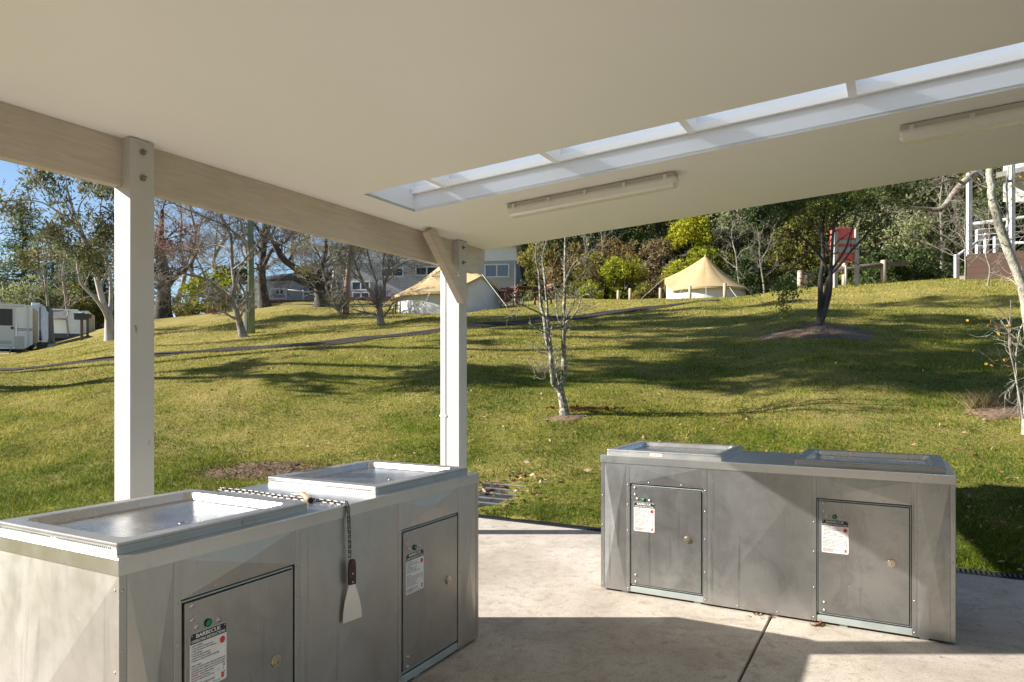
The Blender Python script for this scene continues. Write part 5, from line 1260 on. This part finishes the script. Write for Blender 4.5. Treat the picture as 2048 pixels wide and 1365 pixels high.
# pale shed far behind
b = ground_at(205, 62); shd = empty('shed', 'small pale shed far behind beside the gum trunk', 'shed', tuple(b), .1)
m = MB(); m.box(-1.4, 1.6, 0, 3, -.3, 1.6); m.build('wall', MAT['tan'], shd); m = MB(); m.prism([(-1.6, -.2, 1.6), (1.8, -.2, 1.6), (1.8, -.2, 1.7), (-1.6, -.2, 1.9)], (0, 3.4, 0)); m.build('roof', MAT['white'], shd)
b = ground_at(434, 41); m = MB(); m.bbox(-.55, .55, -.12, .12, -.2, .48, .02); o = m.build('brick_wall', MAT['brick']); o.location = b; tag(o, 'stub of low red brick wall on the left skyline', 'wall')

# ------------------------------------------------------------------ lodge
Yv = 48.; b = ground_at(900, Yv); ldg = empty('lodge', 'long grey weatherboard lodge with white ribbed upper cladding behind the front tent', 'building', tuple(b), -.10)
xs_ = xof; zs_ = zof
xl, xr = xof(590), xof(1033); zb_, zm, ztp = zof(612), zof(523.5), zof(492)
m = MB(); m.box(xl, xr, 0, 7, zb_ - 1.5, zm, 0); m.build('wall', MAT['weatherboard'], ldg)
m = MB(); m.prism([(xl + 1.5, -.03, zm), (xr + .02, -.03, zm), (xr + .02, -.03, ztp), (xl + 1.5, -.03, ztp + .1)], (0, 3.2, 0)); m.build('upper_wall', MAT['cladding'], ldg)
m = MB(); m.prism([(xr + .03, -.5, ztp + .02), (xr + .03, 7.4, zm - 1.0), (xr + .03, 7.4, zm - 1.25), (xr + .03, -.5, ztp - .2)], (.25, 0, 0)); m.build('barge_board', MAT['grey_timber'], ldg)
m = MB(); m.prism([(xl + 1.2, -.7, ztp + .03), (xl + 1.2, 7.5, zm - .6), (xl + 1.2, 7.5, zm - .4), (xl + 1.2, -.7, ztp + .22)], (xr - xl - .9, 0, 0)); m.build('roof', MAT['roof'], ldg)
def window(x0, x1, y0, y1, glass='blue_glass', par=None, y=0., mull=1):
    m = MB(); fx0, fx1, fz0, fz1 = xof(x0), xof(x1), zof(y1), zof(y0); t_ = .09
    m.bbox(fx0 - t_, fx1 + t_, y - .07, y + .01, fz0 - t_, fz0, .01); m.bbox(fx0 - t_, fx1 + t_, y - .07, y + .01, fz1, fz1 + t_, .01)
    m.box(fx0 - t_, fx0, y - .065, y + .01, fz0, fz1); m.box(fx1, fx1 + t_, y - .065, y + .01, fz0, fz1)
    for k in range(mull): xm = fx0 + (fx1 - fx0) * (k + 1) / (mull + 1); m.box(xm - .04, xm + .04, y - .06, y + .01, fz0, fz1)
    w_ = m.build('window', MAT['white'], par); m = MB(); m.box(fx0, fx1, y - .03, y - .01, fz0, fz1); m.build('pane', MAT[glass], w_)
window(972, 1017, 532.5, 554.5, par=ldg); window(832, 874, 535, 549, 'glass', ldg); window(762, 803, 536.5, 550.5, 'glass', ldg); window(608, 630, 562.5, 578, 'glass', ldg); window(700, 734, 563, 577, 'glass', ldg); window(702, 733, 585, 596, 'glass', ldg)
m = MB(); m.box(xof(700), xof(800), -1.6, -.001, zof(606), zof(598)); m.build('deck', MAT['red_timber'], ldg)
for px_ in (660, 1031): m = MB(); m.cyl((xof(px_), -.08, zb_ - .5), (xof(px_), -.08, zm), .05, .05, 8); m.build('downpipe', MAT['white'], ldg)
# low wing with ramp
Yv = 46.; b = ground_at(560, Yv); wg = empty('low_wing', 'small grey single storey wing with verandah roof left of the lodge', 'building', tuple(b), .03)
xl, xr = xof(532), xof(586); zb_, zt = zof(607), zof(562)
m = MB(); m.box(xl, xr, 0, 5, zb_ - 1, zt); m.build('wall', MAT['weatherboard'], wg)
m = MB(); m.prism([(xl - .2, -.6, zt - .05), (xr + .2, -.6, zt + .3), (xr + .2, -.6, zt + .45), (xl - .2, -.6, zt + .1)], (0, 6, 0)); m.build('roof', MAT['greyblue'], wg)
window(552, 567, 579.5, 588, 'glass', wg)
m = MB(); m.box(xof(532), xof(640), -1.6, -.003, zof(612), zof(606)); m.build('ramp_deck', MAT['red_timber'], wg)
rl = MB()
for px_ in (533, 543, 555, 585, 618): rl.cyl((xof(px_), -1.5, zof(606)), (xof(px_), -1.5, zof(584 if px_ < 570 else 586)), .035, .035, 8)
rl.cyl((xof(531), -1.5, zof(584)), (xof(585), -1.5, zof(584)), .035, .035, 8); rl.cyl((xof(585), -1.5, zof(585)), (xof(632), -1.5, zof(590)), .035, .035, 8); rl.cyl((xof(531), -1.5, zof(603)), (xof(585), -1.5, zof(603)), .03, .03, 8); rl.build('railing', MAT['white'], wg)
Yv = 44; b = ground_at(515, Yv); m = MB(); m.box(-.16 - .2, .34, 0, 3, -.5, zof(562) ); m.box(-.45, .43, -.2, 3.2, zof(562), zof(558)); 
o = m.build('white_hut', MAT['cladding']); o.location = b; tag(o, 'narrow white board hut between utility pole and straight dark trunk', 'hut')

# ------------------------------------------------------------------ tents
def tent(label, apex_px, apex_py, base_py, Y_, rad, phi_d, door_w=.5, ropes=()):
    zb_ = HC - (base_py - CY) / F * Y_; za = HC - (apex_py - CY) / F * Y_; X = (apex_px - CX) / F * Y_
    r_ = empty('bell_tent', label, 'tent', (X, Y_, zb_), 0, 'sand coloured bell tents on the slope')
    Ht = za - zb_; n = 96; gores = 12; wall = .62; rw = rad * .90
    def dd(ph): 
        d = abs((ph - phi_d + math.pi) % (2 * math.pi) - math.pi); return max(0, 1 - d / door_w)
    rings = 16; V = []
    for i in range(rings + 1):
        t_ = i / rings
        for k in range(n):
            ph = k * 2 * math.pi / n; e = wall - .06 + (Ht * .56 - wall) * dd(ph)
            rr_ = rad * (1 - .06 * dd(ph)) * t_
            z = Ht - (Ht - e) * (t_ * (1.30 - .30 * t_)) if True else 0
            sag = .035 * t_ * (1 - t_ * .5) * (1 - abs(math.cos(ph * gores / 2)) ** .6)
            scal = .04 * t_ ** 6 * (1 - abs(math.cos(ph * gores / 2)))
            V.append(((rr_ - sag) * math.cos(ph), (rr_ - sag) * math.sin(ph), z - sag * 1.2 + scal))
    f = [(i * n + k, i * n + (k + 1) % n, (i + 1) * n + (k + 1) % n, (i + 1) * n + k) for i in range(rings) for k in range(n)]
    m = MB(); m.add(V, f, 0, True); L = np.array(V[-n:]); o2 = L.copy(); o2[:, 2] -= .10
    m.add(np.vstack([L, o2]), [(k, (k + 1) % n, n + (k + 1) % n, n + k) for k in range(n)], 0, True)
    m.build('roof', MAT['canvas'], r_)
    m = MB(); W = []
    for top in (0, 1):
        for k in range(n):
            ph = k * 2 * math.pi / n; rr_ = rw + .02 * math.sin(ph * 36) * (1 - top); e = wall - .02 + (Ht * .56 - wall) * dd(ph)
            W.append((rr_ * math.cos(ph), rr_ * math.sin(ph), e if top else -.35))
    m.add(W, [(k, (k + 1) % n, n + (k + 1) % n, n + k) for k in range(n)], 0, True); m.build('wall', MAT['canvas_white'], r_)
    m = MB(); m.cyl((0, 0, Ht - .1), (0, 0, Ht + .06), .09, .03, 10); m.build('cap', MAT['canvas'], r_)
    for k in range(gores):
        ph = (k + .0) * 2 * math.pi / gores + math.pi / gores
        if dd(ph) > .2: continue
        m = MB(); p0 = np.array([rad * math.cos(ph), rad * math.sin(ph), wall - .1]); p1 = np.array([(rad + .75) * math.cos(ph), (rad + .75) * math.sin(ph), -.12])
        m.tubes(np.array([[p0, (p0 + p1) / 2 - (0, 0, .03), p1]]), np.full((1, 3), .009), 5); m.build('guy_rope', MAT['rope'], r_)
    ph = phi_d; m = MB(); p0 = np.array([rad * .93 * math.cos(ph), rad * .93 * math.sin(ph), Ht * .55]); p1 = np.array([(rad + 1.5) * math.cos(ph), (rad + 1.5) * math.sin(ph), -.1])
    m.tubes(np.array([[p0, p1]]), np.full((1, 2), .008), 5); m.build('guy_rope', MAT['rope'], r_)
    return r_
tent('sand coloured bell tent with white door panel behind the far white post', 904, 511, 624, 29, 2.46, -.95, .55)
tent('sand coloured bell tent higher up the hill before the yellow green bush', 1411, 512, 604, 38, 2.32, math.pi - .15, .55)
# yellow capped stakes
for i, (px_, py, h_) in enumerate(((791.5, 619, .46), (786, 622, .22), (833.5, 620, .44))):
    c = P(px_, py, 27.0 + .6 * (i == 1)); c = ground_at(px_, 27.2); r_ = empty('stake', ('yellow capped stake at the left corner of the front tent', 'short yellow capped stake beside the corner stake', 'yellow capped stake in front of the tent wall')[i], 'stake', tuple(c), 0, 'yellow capped stakes by the front tent')
    m = MB(); m.cyl((0, 0, -.1), (0, 0, h_), .025, .025, 8); m.build('shaft', MAT['charcoal'], r_); m = MB(); m.cyl((0, 0, h_ - .02), (0, 0, h_ + .07), .045, .04, 10); m.build('cap', MAT['yellow_cap'], r_)
# table and chairs
def chair(c, rz, label):
    r_ = empty('garden_chair', label, 'chair', tuple(c), rz, 'red brown garden chairs by the front tent')
    m = MB(); m.bbox(-.27, .27, -.25, .25, .42, .46, .005); m.build('seat', MAT['red_timber'], r_)
    for x in (-.26, .26):
        for y, h_ in ((-.24, .62), (.24, .62)): m = MB(); m.bbox(x - .03, x + .03, y - .03, y + .03, 0, h_, .004); m.build('leg', MAT['red_timber'], r_)
        m = MB(); m.bbox(x - .04, x + .04, -.29, .29, .622, .65, .004); m.build('armrest', MAT['red_timber'], r_)
    m = MB(); 
    for z in (.52, .64, .76): m.bbox(-.27, .27, .25, .275, z, z + .08, .004)
    m.build('backrest', MAT['red_timber'], r_)
chair(ground_at(1018, 27.5), .3, 'red brown garden chair closest to the front tent'); chair(ground_at(1030, 28.6), 2.8, 'red brown garden chair set behind the one closest to the tent')
c = ground_at(1058, 28.2); r_ = empty('garden_table', 'red brown garden table beside the chairs at the tent door', 'table', tuple(c), .1)
m = MB(); m.bbox(-.55, .55, -.4, .4, .72, .76, .005); m.build('tabletop', MAT['red_timber'], r_)
for x in (-.48, .48):
    for y in (-.33, .33): m = MB(); m.bbox(x - .035, x + .035, y - .035, y + .035, 0, .72, .004); m.build('leg', MAT['red_timber'], r_)
chair(ground_at(1086, 28.0), -1.2, 'red brown garden chair at the right end of the table')

# bollards
for i, (px_, y0, y1, Y_, wd) in enumerate(((1236.6, 581, 594, 33.5, .075), (1260.3, 577, 593, 33, .075), (1320.8, 576, 595, 33, .075), (1380, 572, 598, 34, .075), (1449.7, 566.5, 599, 33.5, .085))):
    b = ground_at(px_, Y_); zt = HC - (y0 - CY) / F * Y_ - b[2]; m = MB(); m.cyl((0, 0, -.2), (0, 0, zt - .02), wd, wd, 12); m.cyl((0, 0, zt - .02), (0, 0, zt), wd, wd * .75, 12)
    o = m.build('bollard', MAT['timber']); o.location = b
    tag(o, ('short pine bollard leftmost on the crest', 'pine bollard second from the left on the crest', 'pine bollard beside the parked car roof', 'pine bollard before the left half of the upper tent', 'tall pine bollard before the right half of the upper tent')[i], 'bollard', 'pine bollards along the crest')
# parked car roof just over the crest
Yv = 41.; b = ground_at(1318, Yv); b[2] = HC - (588 - CY) / F * Yv - 1.45; car = empty('parked_car', 'parked silver car whose roof shows over the crest', 'car', tuple(b), .05)
m = MB(); o = [(-.85, .35), (.85, .35), (.88, .75), (.80, .95), (-.80, .95), (-.88, .75)]; m.prism([(x, 0, z) for x, z in o], (0, 4.2, 0)); 
m.add([(-.78, .8, .95), (.78, .8, .95), (.60, 1.4, 1.45), (-.60, 1.4, 1.45), (-.78, 4.0, .95), (.78, 4.0, .95), (.60, 3.3, 1.45), (-.60, 3.3, 1.45)], [(3, 2, 6, 7), (0, 3, 7, 4), (1, 5, 6, 2), (4, 7, 6, 5)]); m.build('body', MAT['carblue'], car)
m = MB(); m.add([(-.72, .79, .97), (.72, .79, .97), (.57, 1.37, 1.42), (-.57, 1.37, 1.42)], [(0, 1, 2, 3)]); m.add([(-.76, .9, .97), (-.61, 1.42, 1.4), (-.61, 3.2, 1.4), (-.79, 3.8, .97)], [(0, 1, 2, 3)]); m.build('windscreen', MAT['glass'], car)
for x in (-.78, .78):
    for y in (.8, 3.3): m = MB(); m.cyl((x - .1, y, .32), (x + .1, y, .32), .32, .32, 18); m.build('wheel', MAT['rubber'], car)

# ------------------------------------------------------------------ right background: notice box, logs, deck
Yv = 25.5; b = ground_at(1692, Yv); nb = empty('notice_box', 'red painted box with two pale slats on grey timber posts', 'notice box', tuple(b), 0)
for px_ in (1670.8, 1713.5): m = MB(); m.bbox(xof(px_) - .065, xof(px_) + .065, -.06, .06, -.2, zof(458), .006); m.build('post', MAT['grey_timber'], nb)
m = MB(); m.bbox(xof(1675), xof(1712), .065, .62, zof(521), zof(455), .01); m.build('box', MAT['red'], nb)
for (y0, y1) in ((480.5, 488.5), (494.5, 505.5)): m = MB(); m.bbox(xof(1675) , xof(1710.4) , -.02, .06, zof(y1), zof(y0), .005); m.build('slat', MAT['grey_timber'], nb)
m = MB(); m.cyl((xof(1694.5), .1, -.2), (xof(1694.5), .1, zof(521) + .01), .018, .018, 8); m.build('stake', MAT['galv'], nb)
def log_rail(name, label, p0, p1, r_, posts, Yv_):
    root = empty(name, label, 'log barrier', tuple(ground_at(posts[0][0], Yv_)), 0); b_ = np.array(root.location)
    m = MB(); q0, q1 = P(*p0) - b_, P(*p1) - b_; m.cyl(q0, q1, r_, r_, 14, 0); dd_ = (q1 - q0) / np.linalg.norm(q1 - q0); m.cyl(q1 - dd_ * .02, q1 + dd_ * .003, r_ * .97, r_ * .97, 14, 1); m.build('rail', [MAT['log_shaded'], MAT['timber']], root)
    for (px_, ytop) in posts:
        g = ground_at(px_, Yv_) - b_; m = MB(); m.cyl(g + (0, 0, -.2), np.array([g[0], g[1], HC - (ytop - CY) / F * Yv_ - b_[2]]), .10, .10, 12); m.build('post', MAT['timber'], root)
log_rail('log_barrier', 'long log barrier rail on round posts behind the red box', (1668, 538, 27), (1813, 527, 27), .09, ((1689, 527), (1767, 521)), 27)
log_rail('log_barrier', 'short log barrier with leaning rail left of the red box', (1601, 547, 27.0), (1626, 558, 27.6), .10, ((1600, 542), (1609.3, 551)), 27)
# raised deck with stair
b = ground_at(1940, 26); dk = empty('timber_deck', 'raised deck on brown sleepers with white posts, rails and stair', 'deck', tuple(b), 0)
def pp(px_, py, Y_): return P(px_, py, Y_) - b
def plan(outline, y0, y1, name, mt, par=dk):
    """vertical-sided block over a plan outline of (photo column, depth); y0, y1 are rows seen at the first corner"""
    z0 = HC - (y1 - CY) / F * outline[0][1] - b[2]; z1 = HC - (y0 - CY) / F * outline[0][1] - b[2]; m = MB()
    m.prism([((px_ - CX) / F * Y_ - b[0], Y_ - b[1], z0) for px_, Y_ in outline], (0, 0, z1 - z0)); return m.build(name, MAT[mt], par)
plan([(1933.5, 26), (2060, 25.2), (2230, 24.4), (2260, 31), (1937, 31)], 509, 566, 'base', 'sleeper')
for (x, y0, y1, Y_) in ((1941, 345, 512, 26.1), (1958.5, 459, 510, 28), (1975, 466, 510, 29), (1994, 473, 508, 29.5), (2027, 300, 506, 25.7), (2110, 300, 506, 25.2)):
    m = MB(); c_ = pp(x, y1, Y_); m.bbox(c_[0] - .075, c_[0] + .075, c_[1], c_[1] + .15, c_[2], pp(x, y0, Y_)[2], .006); m.build('post', MAT['deck_white'], dk)
c_ = pp(1915.7, 556, 26.3); m = MB(); m.bbox(c_[0] - .07, c_[0] + .07, c_[1], c_[1] + .14, c_[2], pp(1915, 509, 26.3)[2], .006); m.build('post', MAT['deck_white'], dk)
def rail(p, q_, r_=.05): 
    m = MB(); m.cyl(p, q_, r_, r_, 10); m.build('rail', MAT['deck_white'], dk)
rail(pp(1945, 448, 26.15), pp(2200, 416, 25), .06); rail(pp(1945, 450, 26.2), pp(1979, 467, 29), .05); rail(pp(1913, 513, 26.35), pp(1975, 470, 29), .055); rail(pp(2030, 486, 25.7), pp(2200, 484, 25), .045)
for k in range(4): rail(pp(1945, 460 + k * 11, 26.15), pp(2110, 447 + k * 11, 25.3), .009)
plan([(1919, 26.3), (1933, 26.2), (1935, 27.5), (1921, 27.5)], 552.5, 560, 'step', 'concrete')
z_ = HC - (404 - CY) / F * 30 - b[2]
m = MB(); m.prism([pp(2006, 404, 30), pp(2240, 412, 28), pp(2260, 412, 37), pp(2009, 404, 37)], (0, 0, 3)); m.build('house_wall', MAT['canvas_white'], dk)
m = MB(); m.prism([pp(1992, 356, 27.5), pp(2240, 300, 26), pp(2260, 300, 38), pp(1996, 356, 38)], (0, 0, .2)); m.build('eave', MAT['grey_timber'], dk)

# overhanging dead limb tree behind the right edge
c = ground_at(1905, 20) + np.array([3.4, 1, 0]); Y = 20
tl = [(np.array([c, c + (-.3, 0, 2.2), c + (-.5, 0, 4.6), c + (-.9, .1, 6.2)]), np.array([.2, .16, .13, .08])),
      px_limb([(2090, 300), (2020, 320), (1960, 345), (1935, 358), (1910, 385), (1890, 412), (1875, 420), (1850, 418), (1820, 416), (1790, 405), (1760, 398)], Y, [.12, .11, .10, .10, .10, .085, .07, .055, .045, .03, .015], [1, .8, .4, 0, 0, 0, 0, 0, -.2, -.3, -.5]),
      px_limb([(1925, 365), (1900, 360), (1870, 372), (1840, 370)], Y, [.04, .03, .02, .01], [0, -.3, -.5, -.6]), px_limb([(1960, 350), (1930, 340), (1890, 345), (1860, 350)], Y, [.04, .03, .02, .01], [.3, .6, .8, .9])]
tree('dead_limb_tree', 'bare limb with peeling bark reaching in from the right under the eave', c, tl, 'bark_bare', .2, 101, BARE3(6, 5, 3, .8, .5, .3))
for i, (px_, Y_, h_) in enumerate(((1930, 24, 2.4), (1975, 22, 2.6))):
    rand_tree('bare_shrub', ('bare twiggy shrub at the left end of the deck sleepers', 'bare twiggy shrub in front of the deck posts')[i], ground_at(px_, Y_), h_, 'bark_bare', 300 + i, .75, 7, [gen(8, .4, .75, t0=.1, M=5, wig=.25, up=.1, rr=.4, absl=.7), gen(4, .5, .75, M=4, wig=.25, rmin=.005, absl=.4, sides=3)], None, 'bare shrubs by the deck', r0=.03, clear=.1)

# ------------------------------------------------------------------ the bush on the right
SH = [  # px centre, depth, base py or None, width px, top py, material, leaves, leaf size, label, kind
 (1078, 44, 70, 470, 'leaf_olive', 5000, .16, 'olive shrub against the right end wall of the lodge'),
 (1135, 43, 85, 488, 'leaf_rust', 5500, .15, 'rusty olive shrub behind the two stemmed lichen tree'),
 (1160, 41, 62, 545, 'leaf_olive', 3600, .14, 'low olive shrub on the crest right of the lichen tree'),
 (1205, 45, 80, 505, 'leaf_olive', 5000, .15, 'olive shrub with pale tips left of the yellow shrub'),
 (1245, 41, 60, 495, 'leaf_lime', 4600, .14, 'upright yellow green shrub between the first bollards'),
 (1185, 39.5, 50, 562, 'leaf_lime', 2600, .13, 'small yellow green shrub at ground level left of the bollards'),
 (1235, 47, 110, 472, 'leaf_rust', 6500, .16, 'wide rust topped shrub behind the yellow shrub'),
 (1315, 44, 80, 483, 'leaf_brown', 6500, .14, 'brown twiggy shrub left of the bright bush'),
 (1290, 40, 46, 566, 'leaf_olive', 2200, .13, 'low dark olive shrub behind the car roof'),
 (1385, 43, 105, 432, 'leaf_lime', 9500, .16, 'tall bright yellow green bush behind the upper tent'),
 (1352, 41.5, 42, 505, 'leaf_lime', 3000, .14, 'lower bright lobe bush at the left side of the upper tent'),
 (1455, 44, 92, 412, 'leaf_grey', 8000, .16, 'grey green gum sapling mass right of the bright bush'),
 (1530, 43, 100, 400, 'leaf_dark', 8500, .17, 'dark evergreen tree right of the upper tent'),
 (1500, 40, 70, 500, 'leaf_dark', 3600, .15, 'dark low thicket right of the upper tent'),
 (1590, 40, 90, 440, 'leaf_olive', 6000, .15, 'olive shrub behind the short log barrier'),
 (1645, 42, 110, 400, 'leaf_olive', 7500, .16, 'tall olive mass behind the tea tree stems'),
 (1560, 38, 44, 552, 'leaf_dark', 2200, .13, 'dark shrub low at the edge of the bush before the logs'),
 (1745, 40, 110, 390, 'leaf_grey', 7500, .16, 'grey green tree mass behind the red box'),
 (1750, 33, 70, 500, 'leaf_dark', 3600, .13, 'dark shrub right behind the log rail'),
 (1825, 34, 100, 425, 'leaf_grey', 7500, .13, 'pale olive shrub right of the log rail'),
 (1830, 31, 90, 505, 'leaf_dark', 4500, .13, 'dark ivy thicket at the end of the log rail'),
 (1905, 36, 80, 400, 'leaf_dark', 6500, .15, 'dark tree left of the tall deck post'),
 (1990, 38, 120, 380, 'leaf_dark', 7000, .17, 'dark tree behind the deck railing'),
 (1640, 34, 70, 545, 'leaf_dark', 3000, .13, 'low dark undergrowth bush behind the tea tree trunk'),
 (1700, 35, 70, 520, 'leaf_olive', 3400, .13, 'olive undergrowth bush seen between the red box posts')]
for i, (px_, Y_, wpx, top, mt, n, sz, lab) in enumerate(SH):
    g = ground_at(px_, Y_); w_ = wpx / F * Y_ * 1.12; h_ = max(1.2, HC - (top - CY) / F * Y_ - g[2])
    shrub('shrub', lab, g, w_, max(2.2, w_ * .75), h_, mt, 400 + i, n, sz, max(12, int(12 + h_ * 3)), None, 6, .06, 'shrub', 'bark_bare' if mt in ('leaf_grey', 'leaf_brown') else 'bark_dark', .03)
k = 0
LB2 = ['tall dark tree on the hill above the lodge end', 'tall grey green tree on the hill over the rust topped shrub', 'dark pine on the hill over the brown shrub', 'tall tree on the hill behind the bright bush', 'olive tree on the hill above the grey gum sapling', 'dark tree on the hill over the dark evergreen', 'tall grey tree on the hill behind the short log barrier', 'tall dark tree on the hill behind the tea tree', 'olive tree on the hill over the red box', 'dark pine on the hill left of the bare limb', 'tall dark tree on the hill behind the bare limb', 'dark tree on the hill behind the deck', 'dark tree at the far right above the deck']
for i, px_ in enumerate((1060, 1150, 1240, 1330, 1420, 1505, 1580, 1660, 1740, 1820, 1890, 1970, 2060)):
    Y_ = 54 + (i * 5) % 9; g = ground_at(px_, Y_)
    shrub('tree', LB2[i], g, 6.5, 4.5, 7.5 + (i % 3), ('leaf_dark', 'leaf_grey', 'leaf_dark', 'leaf_olive')[i % 4], 500 + i, 7000, .24, 26, None, 7, .05, 'tree', 'bark_dark', .02)
# bare pale saplings in the bush
for i, (px_, Y_, h_) in enumerate(((1478, 39, 4.6), (1530, 38.5, 4.2), (1170, 46, 5.5), (1200, 48, 6), (1880, 33, 6.0))):
    rand_tree('bare_sapling', ('pale leaning sapling right of the upper tent', 'pale forked sapling at the bush edge left of the logs', 'bare grey sapling among shrubs over the crest', 'bare grey tree standing over the rust topped shrub', 'dark bare stem in the shade left of the deck')[i], ground_at(px_, Y_), h_, 'bark_bare', 330 + i, .3, 6, [gen(6, .4, .7, t0=.2, M=5, wig=.2, up=.3, rr=.4, absl=1.0), gen(4, .5, .75, M=4, wig=.22, rmin=.007, absl=.6, sides=3)], None, 'bare saplings in the bush', lean=(-.4 if i < 2 else .2, 0), r0=.07)
# ground cover under the bush
m = MB(); r = np.random.default_rng(95); n = 42000
Yg = r.uniform(36, 58, n); Xg = (r.uniform(1040, 2120, n) - CX) / F * Yg; ug = Xg / Yg * F + CX
edge = np.where(ug < 1330, 41, np.where(ug < 1560, 41.5, np.where(ug < 1700, 34, 31)))
Yg = edge + (Yg - 36) * .8; Xg = (ug - CX) / F * Yg
ok = vnoise(Xg * .7, Yg * .7, 31) > .25
C = np.stack([Xg, Yg, H(Xg, Yg) + r.random(n) ** 2 * 1.0], 1)[ok]
leaf_add(m, C, .17, r, 0, 0, .5, vnoise(C[:, 0] * .4, C[:, 1] * .4, 32))
tag(m.build('undergrowth', MAT['leaf_dark']), 'dark low undergrowth beneath the bush', 'undergrowth', kind='stuff')

# tall gums left of the frame whose crowns throw the long shadows on the slope
for i, (x, y, h_, sp, ln) in enumerate(((-13.4, 15.2, 13, .40, (0, -.6)), (-15.6, 17.3, 14, .42, (0, 0)), (-17.5, 20.5, 13, .40, (0, 0)), (-14.2, 14.3, 13.5, .30, (.6, -3.8)), (-16.5, 13.6, 15, .26, (0, -1.6)))):
    g = np.array([x, y, float(H(x, y))])
    rand_tree('gum_tree', 'tall gum tree just outside the left picture edge shading the slope', g, h_, 'bark_gum', 600 + i, sp, 9, [gen(6, .4, .7, t0=.35, M=5, wig=.2, up=.2, rr=.35, absl=1.3), gen(5, .5, .7, M=4, wig=.22, up=-.2, rmin=.008, absl=.8, sides=3)], dict(mat='leaf_gum', per=26, spread=.17, size=.30, droop=.6, aspect=.38, frac=.74), 'gum trees left of the frame', clear=.54, r0=.15, lean=ln)

# ================================================================== LIGHT AND CAMERA
w = bpy.data.worlds.new('World'); SC.world = w; w.use_nodes = True
nt = w.node_tree; sky = nt.nodes.new('ShaderNodeTexSky'); sky.sky_type = 'NISHITA'; sky.sun_disc = False
sky.sun_elevation = SUN_EL; sky.sun_rotation = math.radians(-90); sky.air_density = 1.0; sky.dust_density = .25; sky.ozone_density = 2.2; sky.altitude = 900
bg = nt.nodes['Background']; bg.inputs['Strength'].default_value = .058; nt.links.new(sky.outputs[0], bg.inputs[0])
sl_ = bpy.data.lights.new('Sun', 'SUN'); sl_.energy = 4.8; sl_.angle = math.radians(.5); sl_.color = (1, .955, .88)
so = bpy.data.objects.new('Sun', sl_); COL.objects.link(so)
ld = Vector((math.cos(SUN_EL), .0, -math.sin(SUN_EL))); so.rotation_euler = ld.to_track_quat('-Z', 'Y').to_euler(); so.location = (-20, 0, 20)
cam = bpy.data.cameras.new('Camera'); co = bpy.data.objects.new('Camera', cam); COL.objects.link(co); SC.camera = co
co.location = (0, 0, HC); co.rotation_euler = (math.pi / 2, 0, 0)
cam.sensor_width = 36; cam.lens = 36 * F / 2048; cam.shift_y = (CY - 682.5) / 2048; cam.clip_end = 1000; cam.clip_start = .05
vs = SC.view_settings; vs.view_transform = 'Standard'; vs.look = 'None'; vs.gamma = 1; vs.exposure = 1.48; vs.use_curve_mapping = False
SC.cycles.max_bounces = 8; SC.cycles.diffuse_bounces = 5; SC.cycles.use_denoising = True
